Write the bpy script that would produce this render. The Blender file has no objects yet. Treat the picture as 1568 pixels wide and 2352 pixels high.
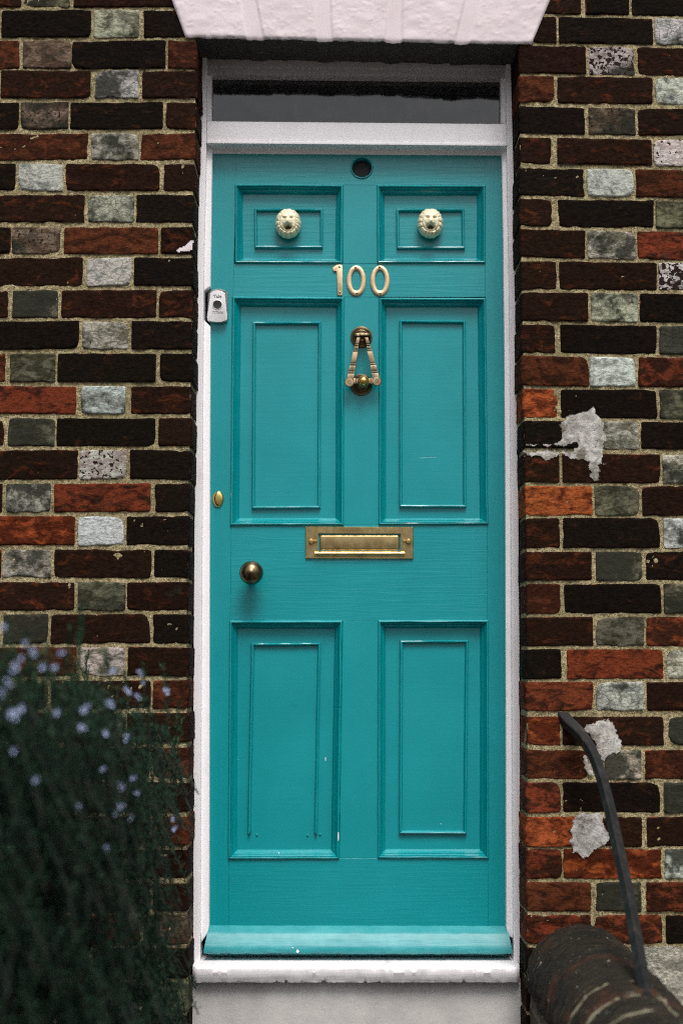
import bpy, bmesh, math, random
import numpy as np
from mathutils import Vector

random.seed(7); rng = np.random.default_rng(7)
sc = bpy.context.scene
COL = sc.collection

# ------------------------------------------------------------------ camera
F = 3267.0                      # focal length in layout pixels (picture 1568 x 2352)
TH = math.atan(0.098)           # upward pitch
CAM = (0.0, -3.43, 1.35)
cd = bpy.data.cameras.new("camera"); cam = bpy.data.objects.new("camera", cd); COL.objects.link(cam)
cam.location = CAM; cam.rotation_euler = (math.pi/2 + TH, 0, 0)
cd.sensor_fit = 'HORIZONTAL'; cd.sensor_width = 24.0; cd.lens = 24.0*F/1568.0
cd.clip_start = 0.05; cd.clip_end = 2000
cd.dof.use_dof = True; cd.dof.focus_distance = 3.50; cd.dof.aperture_fstop = 1.6
sc.camera = cam
sc.cycles.use_denoising = False
sc.cycles.pixel_filter_type = 'BLACKMAN_HARRIS'; sc.cycles.filter_width = 1.1
# ------------------------------------------------------------------ light
SUN_EL, SUN_AZ = math.radians(59), math.radians(12)     # high, in front of the facade, a little to the right
w = bpy.data.worlds.new("World"); sc.world = w; w.use_nodes = True
nt = w.node_tree; nt.nodes.clear()
sky = nt.nodes.new('ShaderNodeTexSky'); sky.sky_type = 'NISHITA'; sky.sun_disc = False
sky.sun_elevation = SUN_EL; sky.sun_rotation = math.pi - SUN_AZ
sky.dust_density = 4.0; sky.air_density = 1.0
hs = nt.nodes.new('ShaderNodeHueSaturation'); hs.inputs['Saturation'].default_value = 0.22
bg = nt.nodes.new('ShaderNodeBackground'); bg.inputs['Strength'].default_value = 0.125
wo = nt.nodes.new('ShaderNodeOutputWorld')
tcw = nt.nodes.new('ShaderNodeTexCoord'); sxw = nt.nodes.new('ShaderNodeSeparateXYZ'); mrw = nt.nodes.new('ShaderNodeMapRange')   # overcast: the zenith is brighter than the horizon
mrw.inputs[1].default_value = 0.0; mrw.inputs[2].default_value = 0.55; mrw.inputs[3].default_value = 0.28; mrw.inputs[4].default_value = 1.35
mulw = nt.nodes.new('ShaderNodeMix'); mulw.data_type = 'RGBA'; mulw.blend_type = 'MULTIPLY'; mulw.inputs[0].default_value = 1.0
nt.links.new(tcw.outputs['Generated'], sxw.inputs[0]); nt.links.new(sxw.outputs[2], mrw.inputs[0])
nt.links.new(sky.outputs[0], hs.inputs['Color']); nt.links.new(hs.outputs[0], mulw.inputs[6]); nt.links.new(mrw.outputs[0], mulw.inputs[7]); nt.links.new(mulw.outputs[2], bg.inputs['Color']); nt.links.new(bg.outputs[0], wo.inputs['Surface'])
sl = bpy.data.lights.new("sun", 'SUN'); sl.energy = 2.0; sl.angle = math.radians(24); sl.color = (1.0, 0.955, 0.93)
so = bpy.data.objects.new("sun", sl); COL.objects.link(so)
sd = Vector((math.cos(SUN_EL)*math.sin(SUN_AZ), -math.cos(SUN_EL)*math.cos(SUN_AZ), math.sin(SUN_EL)))
so.rotation_euler = sd.to_track_quat('Z', 'Y').to_euler(); so.location = (1, -6, 6)
vs = sc.view_settings; vs.view_transform = 'Standard'; vs.look = 'None'; vs.exposure = 0.24; vs.gamma = 1.0

# ------------------------------------------------------------------ helpers
ct, st = math.cos(TH), math.sin(TH)
def P(px, py, Y=0.0):
    """layout pixel -> point on the vertical plane y=Y"""
    u, v = px-784.0, 1176.0-py
    dy = F*ct - v*st; dz = F*st + v*ct
    t = (Y-CAM[1])/dy
    return Vector((CAM[0]+t*u, Y, CAM[2]+t*dz))
def lin(c):
    return tuple((x/255/12.92 if x/255 <= .04045 else ((x/255+.055)/1.055)**2.4) for x in c)
ORG = {}
def tag(o, label=None, cat=None, group=None, kind=None):
    if label: o['label'] = label
    if cat: o['category'] = cat
    if group: o['group'] = group
    if kind: o['kind'] = kind
    elif cat: o['kind'] = 'thing'
def thing(name, loc, label, cat, group=None):
    o = bpy.data.objects.new(name, None); COL.objects.link(o); o.location = loc
    o.empty_display_size = .1; ORG[o.name] = Vector(loc); tag(o, label, cat, group); return o
def mk(name, V, Fc, mats, parent=None, attrs=None, smooth=True, sharp=None, mi=None, org=None):
    """one mesh object from world-space verts"""
    V = np.asarray(V, dtype=np.float64).reshape(-1, 3)
    o0 = np.array(ORG[parent.name]) if parent else (np.array(org) if org is not None else np.zeros(3))
    me = bpy.data.meshes.new(name); me.from_pydata((V-o0).tolist(), [], [list(map(int, f)) for f in Fc])
    if not isinstance(mats, (list, tuple)): mats = [mats]
    for m in mats: me.materials.append(m)
    if mi is not None: me.polygons.foreach_set('material_index', np.asarray(mi, dtype=np.int32))
    if smooth: me.polygons.foreach_set('use_smooth', [True]*len(me.polygons))
    if attrs:
        for k, (ty, dat) in attrs.items():
            a = me.attributes.new(k, ty, 'POINT')
            a.data.foreach_set('color' if 'COLOR' in ty else 'value', np.asarray(dat, dtype=np.float32).ravel())
    me.update()
    if sharp: me.set_sharp_from_angle(angle=math.radians(sharp))
    o = bpy.data.objects.new(name, me); COL.objects.link(o)
    if parent: o.parent = parent
    elif org is not None: o.location = org
    ORG[o.name] = Vector(o0); return o
def from_bm(name, bm, mats, parent=None, smooth=True, sharp=35, org=None, mi=None):
    bm.normal_update()
    bmesh.ops.recalc_face_normals(bm, faces=bm.faces)
    bm.verts.ensure_lookup_table()
    V = [tuple(v.co) for v in bm.verts]; Fc = [[v.index for v in f.verts] for f in bm.faces]
    bm.verts.index_update(); Fc = [[v.index for v in f.verts] for f in bm.faces]
    idx = [f.material_index for f in bm.faces]
    bm.free(); return mk(name, V, Fc, mats, parent, smooth=smooth, sharp=sharp, org=org, mi=idx)

_H = rng.random((64, 64, 64))
def vn(x, y, z=0.0):
    """value noise 0..1, vectorised"""
    x = np.asarray(x, float); y = np.asarray(y, float); z = np.asarray(z, float)+np.zeros_like(x)
    xi = np.floor(x).astype(int); yi = np.floor(y).astype(int); zi = np.floor(z).astype(int)
    fx = x-xi; fy = y-yi; fz = z-zi
    fx = fx*fx*(3-2*fx); fy = fy*fy*(3-2*fy); fz = fz*fz*(3-2*fz)
    def h(a, b, c): return _H[(xi+a) % 64, (yi+b) % 64, (zi+c) % 64]
    r = 0
    for a, wa in ((0, 1-fx), (1, fx)):
        for b, wb in ((0, 1-fy), (1, fy)):
            for c, wc in ((0, 1-fz), (1, fz)): r = r+wa*wb*wc*h(a, b, c)
    return r
def fbm(x, y, z=0.0, o=3):
    s = 0; a = .5; n = 0
    for k in range(o): s = s+a*vn(x*2**k+k*7.3, y*2**k+k*3.1, np.asarray(z)*2**k+k*5.7); n += a; a *= .5
    return s/n
def prism(bm, pts, Yb, bev=0.0, seg=2, mi=0):
    """front polygon (world pts, order free) extruded back to plane Yb, front edges bevelled"""
    fv = [bm.verts.new(p) for p in pts]; bv = [bm.verts.new((p[0], Yb, p[2])) for p in pts]
    fs = [bm.faces.new(fv), bm.faces.new(bv[::-1])]
    n = len(pts)
    for i in range(n): fs.append(bm.faces.new((fv[i], bv[i], bv[(i+1) % n], fv[(i+1) % n])))
    for f in fs: f.material_index = mi
    if bev:
        ed = [e for e in fs[0].edges]
        r = bmesh.ops.bevel(bm, geom=ed, offset=bev, segments=seg, profile=.6, affect='EDGES', clamp_overlap=True)
        for f in r['faces']: f.material_index = mi
def pprism(bm, px, Yf, Yb, bev=0.0015, seg=2, mi=0):
    prism(bm, [P(x, y, Yf) for x, y in px], Yb, bev, seg, mi)
def lathe_y(bm, c, prof, n=40, mi=0, cap=True):
    """revolve (r, y) profile about the axis through c parallel to y"""
    rings = []
    for r, y in prof:
        if r < 1e-6: rings.append([bm.verts.new((c[0], y, c[2]))]); continue
        rings.append([bm.verts.new((c[0]+r*math.cos(2*math.pi*k/n), y, c[2]+r*math.sin(2*math.pi*k/n))) for k in range(n)])
    for a, b in zip(rings[:-1], rings[1:]):
        for k in range(n):
            k2 = (k+1) % n
            if len(a) == 1: f = bm.faces.new((a[0], b[k2], b[k]))
            elif len(b) == 1: f = bm.faces.new((a[k], a[k2], b[0]))
            else: f = bm.faces.new((a[k], a[k2], b[k2], b[k]))
            f.material_index = mi
def grid_faces(nr, ncl, off=0, wrap=False):
    r = np.arange(nr-1)[:, None]; c = np.arange(ncl if wrap else ncl-1)[None, :]
    c2 = (c+1) % ncl
    a = r*ncl+c; b = r*ncl+c2; d = (r+1)*ncl+c; e = (r+1)*ncl+c2
    return (np.stack([a, b, e, d], -1).reshape(-1, 4)+off)

# ------------------------------------------------------------------ materials
class NB:
    def __init__(s, name):
        s.m = bpy.data.materials.new(name); s.m.use_nodes = True; s.t = s.m.node_tree; s.t.nodes.clear()
        s.o = s.n('ShaderNodeOutputMaterial'); s.b = s.n('ShaderNodeBsdfPrincipled'); s.l(s.b.outputs[0], s.o.inputs[0])
    def n(s, ty, **k):
        x = s.t.nodes.new(ty)
        for a, v in k.items(): setattr(x, a, v)
        return x
    def l(s, a, b): s.t.links.new(a, b)
    def set(s, sock, v):
        if isinstance(v, bpy.types.NodeSocket): s.l(v, sock)
        elif isinstance(v, (tuple, list)): sock.default_value = tuple(v)+((1,) if len(v) == 3 and len(sock.default_value) == 4 else ())
        else: sock.default_value = v
    def geo(s, scale=(1, 1, 1), off=None):
        tc = s.n('ShaderNodeTexCoord'); mp = s.n('ShaderNodeMapping'); s.l(tc.outputs['Object'], mp.inputs[0]); mp.inputs['Scale'].default_value = scale
        if off is not None:
            cb = s.n('ShaderNodeCombineXYZ'); s.l(off, cb.inputs[0]); s.l(off, cb.inputs[1]); s.l(off, cb.inputs[2]); s.l(cb.outputs[0], mp.inputs['Location'])
        return mp.outputs[0]
    def noise(s, vec, scale, detail=4, rough=.55, dist=0.0):
        x = s.n('ShaderNodeTexNoise'); s.l(vec, x.inputs['Vector']); x.inputs['Scale'].default_value = scale
        x.inputs['Detail'].default_value = detail; x.inputs['Roughness'].default_value = rough; x.inputs['Distortion'].default_value = dist
        return x.outputs[0]
    def math(s, op, a, b=0.0, c=None, clamp=False):
        x = s.n('ShaderNodeMath', operation=op, use_clamp=clamp); s.set(x.inputs[0], a); s.set(x.inputs[1], b)
        if c is not None: s.set(x.inputs[2], c)
        return x.outputs[0]
    def ramp(s, f, a, b, c0=0.0, c1=1.0):
        x = s.n('ShaderNodeMapRange', interpolation_type='SMOOTHSTEP'); s.set(x.inputs[0], f)
        s.set(x.inputs[1], a); s.set(x.inputs[2], b); s.set(x.inputs[3], c0); s.set(x.inputs[4], c1); return x.outputs[0]
    def mix(s, f, a, b, mode='MIX'):
        x = s.n('ShaderNodeMix', data_type='RGBA', blend_type=mode); s.set(x.inputs[0], f); s.set(x.inputs[6], a); s.set(x.inputs[7], b); return x.outputs[2]
    def attr(s, name): return s.n('ShaderNodeAttribute', attribute_name=name)
    def bump(s, h, strength=.5, dist=.001, nrm=None):
        x = s.n('ShaderNodeBump'); s.l(h, x.inputs['Height']); x.inputs['Strength'].default_value = strength; x.inputs['Distance'].default_value = dist
        if nrm is not None: s.l(nrm, x.inputs['Normal'])
        return x.outputs[0]
    def fin(s, color=None, rough=None, metal=None, normal=None, spec=None):
        b = s.b.inputs
        if color is not None: s.set(b['Base Color'], color)
        if rough is not None: s.set(b['Roughness'], rough)
        if metal is not None: s.set(b['Metallic'], metal)
        if normal is not None: s.l(normal, b['Normal'])
        if spec is not None: s.set(b['Specular IOR Level'], spec)
        return s.m

def mat_paint(name, base, vert=False, rough=.38, grain=.5, var=.035):
    n = NB(name)
    g = n.geo((70, 70, 3.0) if vert else (3.0, 70, 70))
    a = n.noise(g, 2.2, 5, .6, .15); lump = n.noise(n.geo(), 24, 3, .5); fine = n.noise(n.geo(), 260, 2, .5)
    patch = n.noise(n.geo(), 4.5, 4, .6)
    nick = n.ramp(n.noise(n.geo((60, 9, 9) if vert else (9, 9, 60)), 1.0, 3, .6, .4), .72, .78, 0, -.7)
    h = n.math('ADD', nick, n.math('ADD', n.math('MULTIPLY', n.ramp(a, .3, .75), grain), n.math('ADD', n.math('MULTIPLY', lump, .35), n.math('MULTIPLY', fine, .12))))
    dark = tuple(x*(1-var*1.6) for x in base); lite = tuple(min(1, x*(1+var)) for x in base)
    c = n.mix(n.ramp(patch, .3, .7), dark, lite)
    sp = n.noise(n.geo(), 60, 2, .5)
    c = n.mix(n.ramp(sp, .70, .76, 0, .25), c, tuple(x*.6 for x in base))
    r = n.ramp(patch, .3, .7, rough-.02, rough+.03)
    return n.fin(c, r, 0, n.bump(h, .55, .0011), .6)
TEAL = (0.0003, 0.252, 0.275)
M = {}
M['teal_h'] = mat_paint('teal_paint_horizontal_grain', TEAL, False, .28, .38)
M['teal_p'] = mat_paint('teal_paint_panel', TEAL, False, .28, .10)
M['teal_v'] = mat_paint('teal_paint_vertical_grain', TEAL, True, .28, .30)
M['teal_s'] = mat_paint('teal_paint_moulding', TEAL, False, .27, .10)
n = NB('weatherboard_paint'); pt = n.noise(n.geo((1, 1, 3)), 9, 5, .65); strk = n.noise(n.geo((4, 60, 60)), 2.5, 4, .6)
c = n.mix(n.ramp(pt, .35, .7), (0.008, .235, .255), (.045, .31, .33)); c = n.mix(n.ramp(strk, .62, .75, 0, .4), c, (.01, .16, .17))
M['teal_w'] = n.fin(c, .42, 0, n.bump(strk, .5, .001))

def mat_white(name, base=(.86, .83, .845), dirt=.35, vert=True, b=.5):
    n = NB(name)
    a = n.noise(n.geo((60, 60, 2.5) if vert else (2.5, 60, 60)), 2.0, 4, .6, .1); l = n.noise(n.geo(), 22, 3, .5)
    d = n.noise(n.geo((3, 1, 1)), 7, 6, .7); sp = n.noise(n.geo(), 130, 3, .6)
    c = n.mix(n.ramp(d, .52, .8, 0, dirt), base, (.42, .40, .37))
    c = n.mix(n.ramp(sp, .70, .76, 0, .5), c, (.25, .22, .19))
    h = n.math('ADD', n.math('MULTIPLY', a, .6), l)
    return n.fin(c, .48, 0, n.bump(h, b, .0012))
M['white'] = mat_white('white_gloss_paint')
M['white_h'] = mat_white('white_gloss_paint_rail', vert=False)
M['white_d'] = mat_white('shaded_grimy_white_paint', (.40, .37, .365), .6, False)  # frame head: some grime, base darkened to paint the lintel's shade
M['sill'] = mat_white('white_sill_paint', (.78, .755, .765), .55, False, .8)

# brick
n = NB('weathered_brick')
off = n.attr('off').outputs['Fac']; vec = n.geo((1, 1, 1), off); vst = n.geo((1, 1, 1.9), off)
A = n.attr('ca').outputs['Color']; B = n.attr('cb').outputs['Color']
sx = n.n('ShaderNodeSeparateColor'); pr = n.attr('prm'); n.l(pr.outputs['Color'], sx.inputs[0])
amt, stain, speck = sx.outputs[0], sx.outputs[1], sx.outputs[2]; crack = pr.outputs['Alpha']
n1 = n.noise(vst, 22, 7, .68, .6)
t1 = n.math('SUBTRACT', .78, n.math('MULTIPLY', amt, .5))
c = n.mix(n.ramp(n1, n.math('SUBTRACT', t1, .09), n.math('ADD', t1, .09)), A, B)
n5 = n.noise(vst, 95, 5, .7, .3); c = n.mix(n.ramp(n5, .42, .66, 0, .72), c, n.mix(1.0, c, (.34, .32, .32), 'MULTIPLY')); n6 = n.noise(vec, 190, 3, .7); c = n.mix(n.ramp(n6, .55, .75, 0, .45), c, n.mix(1.0, c, (1.9, 1.75, 1.65), 'MULTIPLY'))
# dirt / lichen stain
n2 = n.noise(vec, 20, 9, .74); n2b = n.noise(vec, 7.5, 2, .5)
s2 = n.math('ADD', n.math('MULTIPLY', n2, .55), n.math('MULTIPLY', n2b, .45))
t2 = n.math('SUBTRACT', .72, n.math('MULTIPLY', stain, .42))
c = n.mix(n.ramp(s2, n.math('SUBTRACT', t2, .05), n.math('ADD', t2, .06), 0, .93), c, (.019, .020, .014))
# glaze spalls (dark specks)
n3 = n.noise(vec, 105, 1.5, .5, .4); t3 = n.math('SUBTRACT', .80, n.math('MULTIPLY', speck, .36))
c = n.mix(n.math('MULTIPLY', n.ramp(n3, t3, n.math('ADD', t3, .03)), n.math('GREATER_THAN', speck, .02)), c, (.022, .012, .010))
# crazing
vo = n.n('ShaderNodeTexVoronoi', feature='DISTANCE_TO_EDGE'); wv = n.mix(.025, vec, n.n('ShaderNodeTexNoise').outputs['Color'])
n.l(n.mix(.02, vec, n.noise(vec, 30, 3)), vo.inputs['Vector']); vo.inputs['Scale'].default_value = 48
c = n.mix(n.math('MULTIPLY', n.ramp(vo.outputs['Distance'], .0, .07, .9, 0), crack), c, (.06, .06, .05))
# worn arrises
ed = n.attr('edge').outputs['Fac']; n4 = n.noise(vec, 60, 4, .65)
c = n.mix(n.math('MULTIPLY', n.ramp(n.math('ADD', n.math('MULTIPLY', ed, .55), n.math('MULTIPLY', n4, .6)), .655, .79), n.math('SUBTRACT', 1, n.math('GREATER_THAN', crack, .02))), c, (.20, .052, .022))
hh = n.math('ADD', n.math('MULTIPLY', n1, 1.0), n.math('MULTIPLY', n5, .8))
hh = n.math('SUBTRACT', hh, n.math('MULTIPLY', n.ramp(n3, t3, n.math('ADD', t3, .05)), n.math('MULTIPLY', speck, .8)))
M['brick'] = n.fin(c, n.ramp(n5, .3, .7, .75, .98), 0, n.bump(hh, .9, .003), .06)
# mortar
n = NB('gritty_lime_mortar'); v = n.geo()
gr = n.noise(v, 300, 3, .7); g2 = n.noise(v, 130, 4, .7); ms = n.noise(v, 5, 4, .6); lk = n.noise(v, 12, 6, .7)
c = n.mix(n.ramp(g2, .3, .7), (.145, .112, .050), (.53, .44, .25)); c = n.mix(n.ramp(gr, .34, .52, .9, 0), c, (.045, .038, .02))
c = n.mix(n.ramp(gr, .60, .68, 0, .65), c, (.74, .68, .52))
c = n.mix(n.ramp(ms, .45, .62, 0, .38), c, (.135, .12, .055)); c = n.mix(n.ramp(lk, .58, .72, 0, .6), c, (.055, .050, .030))
M['mortar'] = n.fin(c, .95, 0, n.bump(n.math('ADD', g2, n.math('MULTIPLY', gr, .6)), .9, .0035), .2)
# plaster smears
n = NB('grey_plaster'); v = n.geo()
a = n.noise(v, 40, 6, .7, .5); g = n.noise(v, 200, 3, .7); d = n.noise(v, 16, 6, .7); fa = n.attr('fade').outputs['Fac']
c = n.mix(n.ramp(a, .35, .65), (.27, .255, .23), (.52, .50, .46)); c = n.mix(n.ramp(d, .50, .62, 0, .8), c, (.12, .10, .07)); c = n.mix(n.ramp(g, .3, .45, .6, 0), c, (.10, .085, .065))
M['plaster'] = n.fin(c, .9, 0, n.bump(n.math('ADD', a, n.math('MULTIPLY', g, .4)), 1, .004), .15)
alp = n.ramp(n.math('ADD', fa, n.math('MULTIPLY', n.math('SUBTRACT', n.noise(v, 75, 5, .75), .5), 1.5)), .10, .24); n.l(alp, n.b.inputs['Alpha'])
# lintel paint
n = NB('pink_white_masonry_paint'); v = n.geo()
a = n.noise(v, 55, 5, .6, .6); g = n.noise(v, 9, 5, .6); e = n.noise(v, 150, 3, .6)
c = n.mix(n.ramp(g, .3, .7), (.60, .52, .535), (.67, .59, .605)); c = n.mix(n.ramp(e, .68, .75, 0, .3), c, (.35, .30, .28))
M['lintel'] = n.fin(c, .7, 0, n.bump(a, .16, .002), .3)
n = NB('lintel_underside_shade'); v = n.geo()
M['soffit'] = n.fin(n.mix(n.noise(v, 30, 5, .6), (.025, .022, .020), (.06, .053, .05)), .9)  # near-black base colour paints in the shade beneath the lintel
n = NB('grey_step_paint'); v = n.geo()
a = n.noise(n.geo((1, 1, .6)), 4, 7, .62); g = n.noise(v, 170, 3, .6); b2 = n.noise(v, 60, 4, .6)
c = n.mix(n.ramp(a, .35, .7), (.56, .535, .51), (.40, .385, .365)); c = n.mix(n.ramp(g, .69, .74, 0, .7), c, (.12, .10, .08)); c = n.mix(n.ramp(b2, .70, .76, 0, .6), c, (.09, .08, .06))
M['step'] = n.fin(c, .7, 0, n.bump(b2, .5, .002))
def mat_metal(name, c1, c2, rough, dark=(.03, .02, .01), dscale=30, amt=.5, bmp=.15):
    n = NB(name); v = n.geo(); a = n.noise(v, dscale, 5, .65); b = n.noise(v, dscale*4, 3, .6)
    c = n.mix(n.ramp(a, .35, .65), c1, c2); c = n.mix(n.ramp(a, .55, .8, 0, amt), c, dark)
    return n.fin(c, n.ramp(b, .3, .7, rough-.06, rough+.1), 1, n.bump(b, bmp, .0004))
M['brass'] = mat_metal('aged_brass_plate', (.50, .375, .18), (.36, .26, .115), .32, (.12, .08, .03))
M['brass_bright'] = mat_metal('polished_brass', (.80, .56, .20), (.68, .46, .15), .16, (.2, .12, .04), 40, .2)
M['brass_dark'] = mat_metal('dark_patinated_brass', (.21, .155, .085), (.11, .083, .048), .30, (.02, .018, .015), 40, .7)
M['brass_satin'] = mat_metal('satin_brass_numeral', (.68, .54, .34), (.58, .44, .26), .45, (.35, .22, .1), 60, .25, .3)
M['brass_arm'] = mat_metal('worn_bronze_arm', (.50, .38, .24), (.32, .235, .14), .46, (.08, .05, .03), 60, .5, .4)
M['screw'] = mat_metal('old_screw', (.25, .22, .16), (.12, .10, .07), .35)
n = NB('satin_white_metal'); v = n.geo(); a = n.noise(v, 300, 3, .6)
M['lock'] = n.fin(n.mix(n.ramp(a, .3, .7), (.66, .64, .65), (.78, .75, .77)), .42, .25, n.bump(a, .2, .0004))
M['lock_dark'] = mat_metal('dull_grey_metal', (.22, .23, .22), (.13, .14, .13), .45)
n = NB('worn_engraved_letter'); M['letter'] = n.fin((.16, .155, .15), .7)
n = NB('black_recess'); M['black'] = n.fin((.006, .007, .007), .6)
# lion head
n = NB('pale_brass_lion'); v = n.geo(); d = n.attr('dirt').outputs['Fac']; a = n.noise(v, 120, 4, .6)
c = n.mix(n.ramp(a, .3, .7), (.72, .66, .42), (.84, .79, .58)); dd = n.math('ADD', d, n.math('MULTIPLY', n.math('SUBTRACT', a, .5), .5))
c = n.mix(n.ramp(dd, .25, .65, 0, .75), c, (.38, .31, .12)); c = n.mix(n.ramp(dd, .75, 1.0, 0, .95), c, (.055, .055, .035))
M['lion'] = n.fin(c, .5, .12, n.bump(a, .4, .0008))
# glass
n = NB('fanlight_glass'); g = n.noise(n.geo((1, 1, 1)), 6, 2, .5)
n.b.inputs['Transmission Weight'].default_value = 0.0
M['glass'] = n.fin(n.mix(n.ramp(n.noise(n.geo((3, 1, 1)), 14, 5, .7), .45, .75), (.005, .006, .007), (.045, .047, .046)), .05, 0, n.bump(g, .35, .006), 1.0)
mt = M['glass']; nn = mt.node_tree; tr = nn.nodes.new('ShaderNodeBsdfTransparent'); mx = nn.nodes.new('ShaderNodeMixShader'); mx.inputs[0].default_value = .8
b0 = [x for x in nn.nodes if x.type == 'BSDF_PRINCIPLED'][0]; oo = [x for x in nn.nodes if x.type == 'OUTPUT_MATERIAL'][0]
nn.links.new(tr.outputs[0], mx.inputs[1]); nn.links.new(b0.outputs[0], mx.inputs[2]); nn.links.new(mx.outputs[0], oo.inputs[0])
n = NB('black_iron'); v = n.geo(); a = n.noise(n.geo((1, 1, .4)), 45, 5, .65); b2 = n.noise(v, 130, 3, .7)
c = n.mix(n.ramp(a, .4, .7), (.010, .010, .010), (.022, .021, .020)); c = n.mix(n.ramp(a, .62, .75, 0, .7), c, (.10, .050, .025)); c = n.mix(n.ramp(b2, .72, .76, 0, .6), c, (.3, .3, .3))
M['iron'] = n.fin(c, .6, 0, n.bump(b2, .4, .001), .22)
n = NB('rough_concrete'); v = n.geo(); a = n.noise(v, 90, 6, .75); b2 = n.noise(v, 9, 5, .65); g = n.noise(v, 260, 2, .6)
c = n.mix(n.ramp(a, .4, .62), (.10, .095, .07), (.52, .49, .40)); c = n.mix(n.ramp(b2, .36, .56, .7, 0), c, (.05, .048, .03)); c = n.mix(n.ramp(g, .62, .70, 0, .6), c, (.55, .52, .44))
M['concrete'] = n.fin(c, .92, 0, n.bump(n.math('ADD', a, g), 1, .006), .3)
n = NB('dark_weathered_coping'); v = n.geo((1, 9, 1)); a = n.noise(v, 15, 7, .7, .5); b2 = n.noise(n.geo((1, 4.5, 1)), 32, 4, .75, .3); m2 = n.noise(n.geo(), 7, 4, .6)
c = n.mix(n.ramp(a, .35, .65), (.008, .008, .006), (.032, .024, .015)); c = n.mix(n.ramp(a, .60, .72, 0, .7), c, (.085, .075, .042))
c = n.mix(n.ramp(m2, .52, .66, 0, .45), c, (.090, .030, .014)); c = n.mix(n.ramp(b2, .655, .70, 0, .7), c, (.45, .44, .38))
M['coping'] = n.fin(c, .8, 0, n.bump(n.math('ADD', a, b2), 1, .006), .2)
n = NB('pale_olive_joint'); v = n.geo(); a = n.noise(v, 60, 4, .6)
M['joint'] = n.fin(n.mix(a, (.06, .055, .033), (.36, .33, .21)), .95, 0, n.bump(a, .6, .003))
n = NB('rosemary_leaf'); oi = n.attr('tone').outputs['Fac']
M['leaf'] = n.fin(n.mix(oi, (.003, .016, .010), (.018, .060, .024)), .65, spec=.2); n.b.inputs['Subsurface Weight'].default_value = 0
n = NB('rosemary_stem'); M['stem'] = n.fin(n.mix(n.noise(n.geo(), 50, 3), (.007, .013, .007), (.016, .022, .011)), .85)
n = NB('pale_blue_petal'); M['petal'] = n.fin(n.mix(n.noise(n.geo(), 200, 2), (.30, .37, .60), (.44, .50, .68)), .6)
n = NB('path_paving'); v = n.geo(); a = n.noise(v, 6, 6, .65); g = n.noise(v, 120, 3, .6)
M['ground'] = n.fin(n.mix(n.math('MULTIPLY', a, g), (.05, .048, .043), (.15, .14, .13)), .9, 0, n.bump(g, .5, .004))
n = NB('dark_hall_wall'); M['hall'] = n.fin(n.mix(n.noise(n.geo(), 5, 3), (.010, .011, .010), (.018, .018, .017)), .9)

# ------------------------------------------------------------------ ground
gv = [(-400, -400, 0), (400, -400, 0), (400, 400, 0), (-400, 400, 0)]
g = mk('ground', gv, [(0, 1, 2, 3)], M['ground'], smooth=False); tag(g, kind='structure')

# ------------------------------------------------------------------ brick wall
AL = [(453, -300), (452, 100), (451, 300), (447, 430), (443, 560), (443, 700), (441, 900), (437, 1100), (434, 1250), (432, 1500), (432, 2352), (431, 3300)]
AR = [(1190, -300), (1190, 100), (1191, 400), (1193, 560), (1196, 760), (1200, 950), (1204, 1150), (1206, 1400), (1207, 1700), (1207, 2352), (1207, 3300)]
def arris(tab):
    p = [P(x, y, 0) for x, y in tab]; z = np.array([q.z for q in p])[::-1]; x = np.array([q.x for q in p])[::-1]
    return lambda zz: np.interp(zz, z, x)
xL, xR = arris(AL), arris(AR)
RA = .005; DEP = .150
def side_map(a, z, h, sgn, xa):
    """sheet coordinate a (negative on the facade, positive into the reveal) -> xyz, h = height along the normal"""
    ang = np.clip((a+RA)/(RA*math.pi/2), 0, 1)*math.pi/2
    front = np.minimum(a+RA, 0); back = np.maximum(a+RA-RA*math.pi/2, 0)
    x = xa+sgn*(-RA+front+(RA+h)*np.sin(ang)); y = RA-(RA+h)*np.cos(ang)+back
    return x, y, z
TY = {  # colour A, colour B, amount of B, stain, speckle, crazing, roughness mm
 'K': ((28, 20, 13), (64, 36, 20), .25, .10, 0, 0, .5), 'D': ((43, 26, 16), (84, 42, 23), .32, .12, 0, 0, .6),
 'N': ((62, 34, 21), (90, 48, 29), .5, .15, 0, 0, .7), 'R': ((108, 51, 31), (50, 27, 17), .55, .16, 0, 0, 1.0),
 'O': ((150, 76, 39), (80, 36, 19), .6, .10, 0, 0, 1.6), 'W': ((172, 174, 167), (120, 124, 117), .5, .38, .10, .7, .4),
 'S': ((160, 156, 141), (92, 90, 74), .5, .62, .16, .7, .5), 'G': ((104, 102, 82), (60, 58, 42), .55, .62, .05, .35, .6),
 'P': ((176, 168, 164), (140, 128, 122), .5, .26, .74, .4, .5), 'Q': ((112, 98, 82), (72, 56, 43), .6, .55, .45, .3, .6)}
BR = dict(V=[], F=[], ca=[], cb=[], prm=[], off=[], edge=[]); nv = 0
def lerp_axis(L, step=.0048):
    m = max(3, int(round((L-.016)/step))); mid = np.linspace(.008, L-.008, m)
    return np.concatenate([[0, .0018, .0042], mid, [L-.0042, L-.0018, L]])
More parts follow.
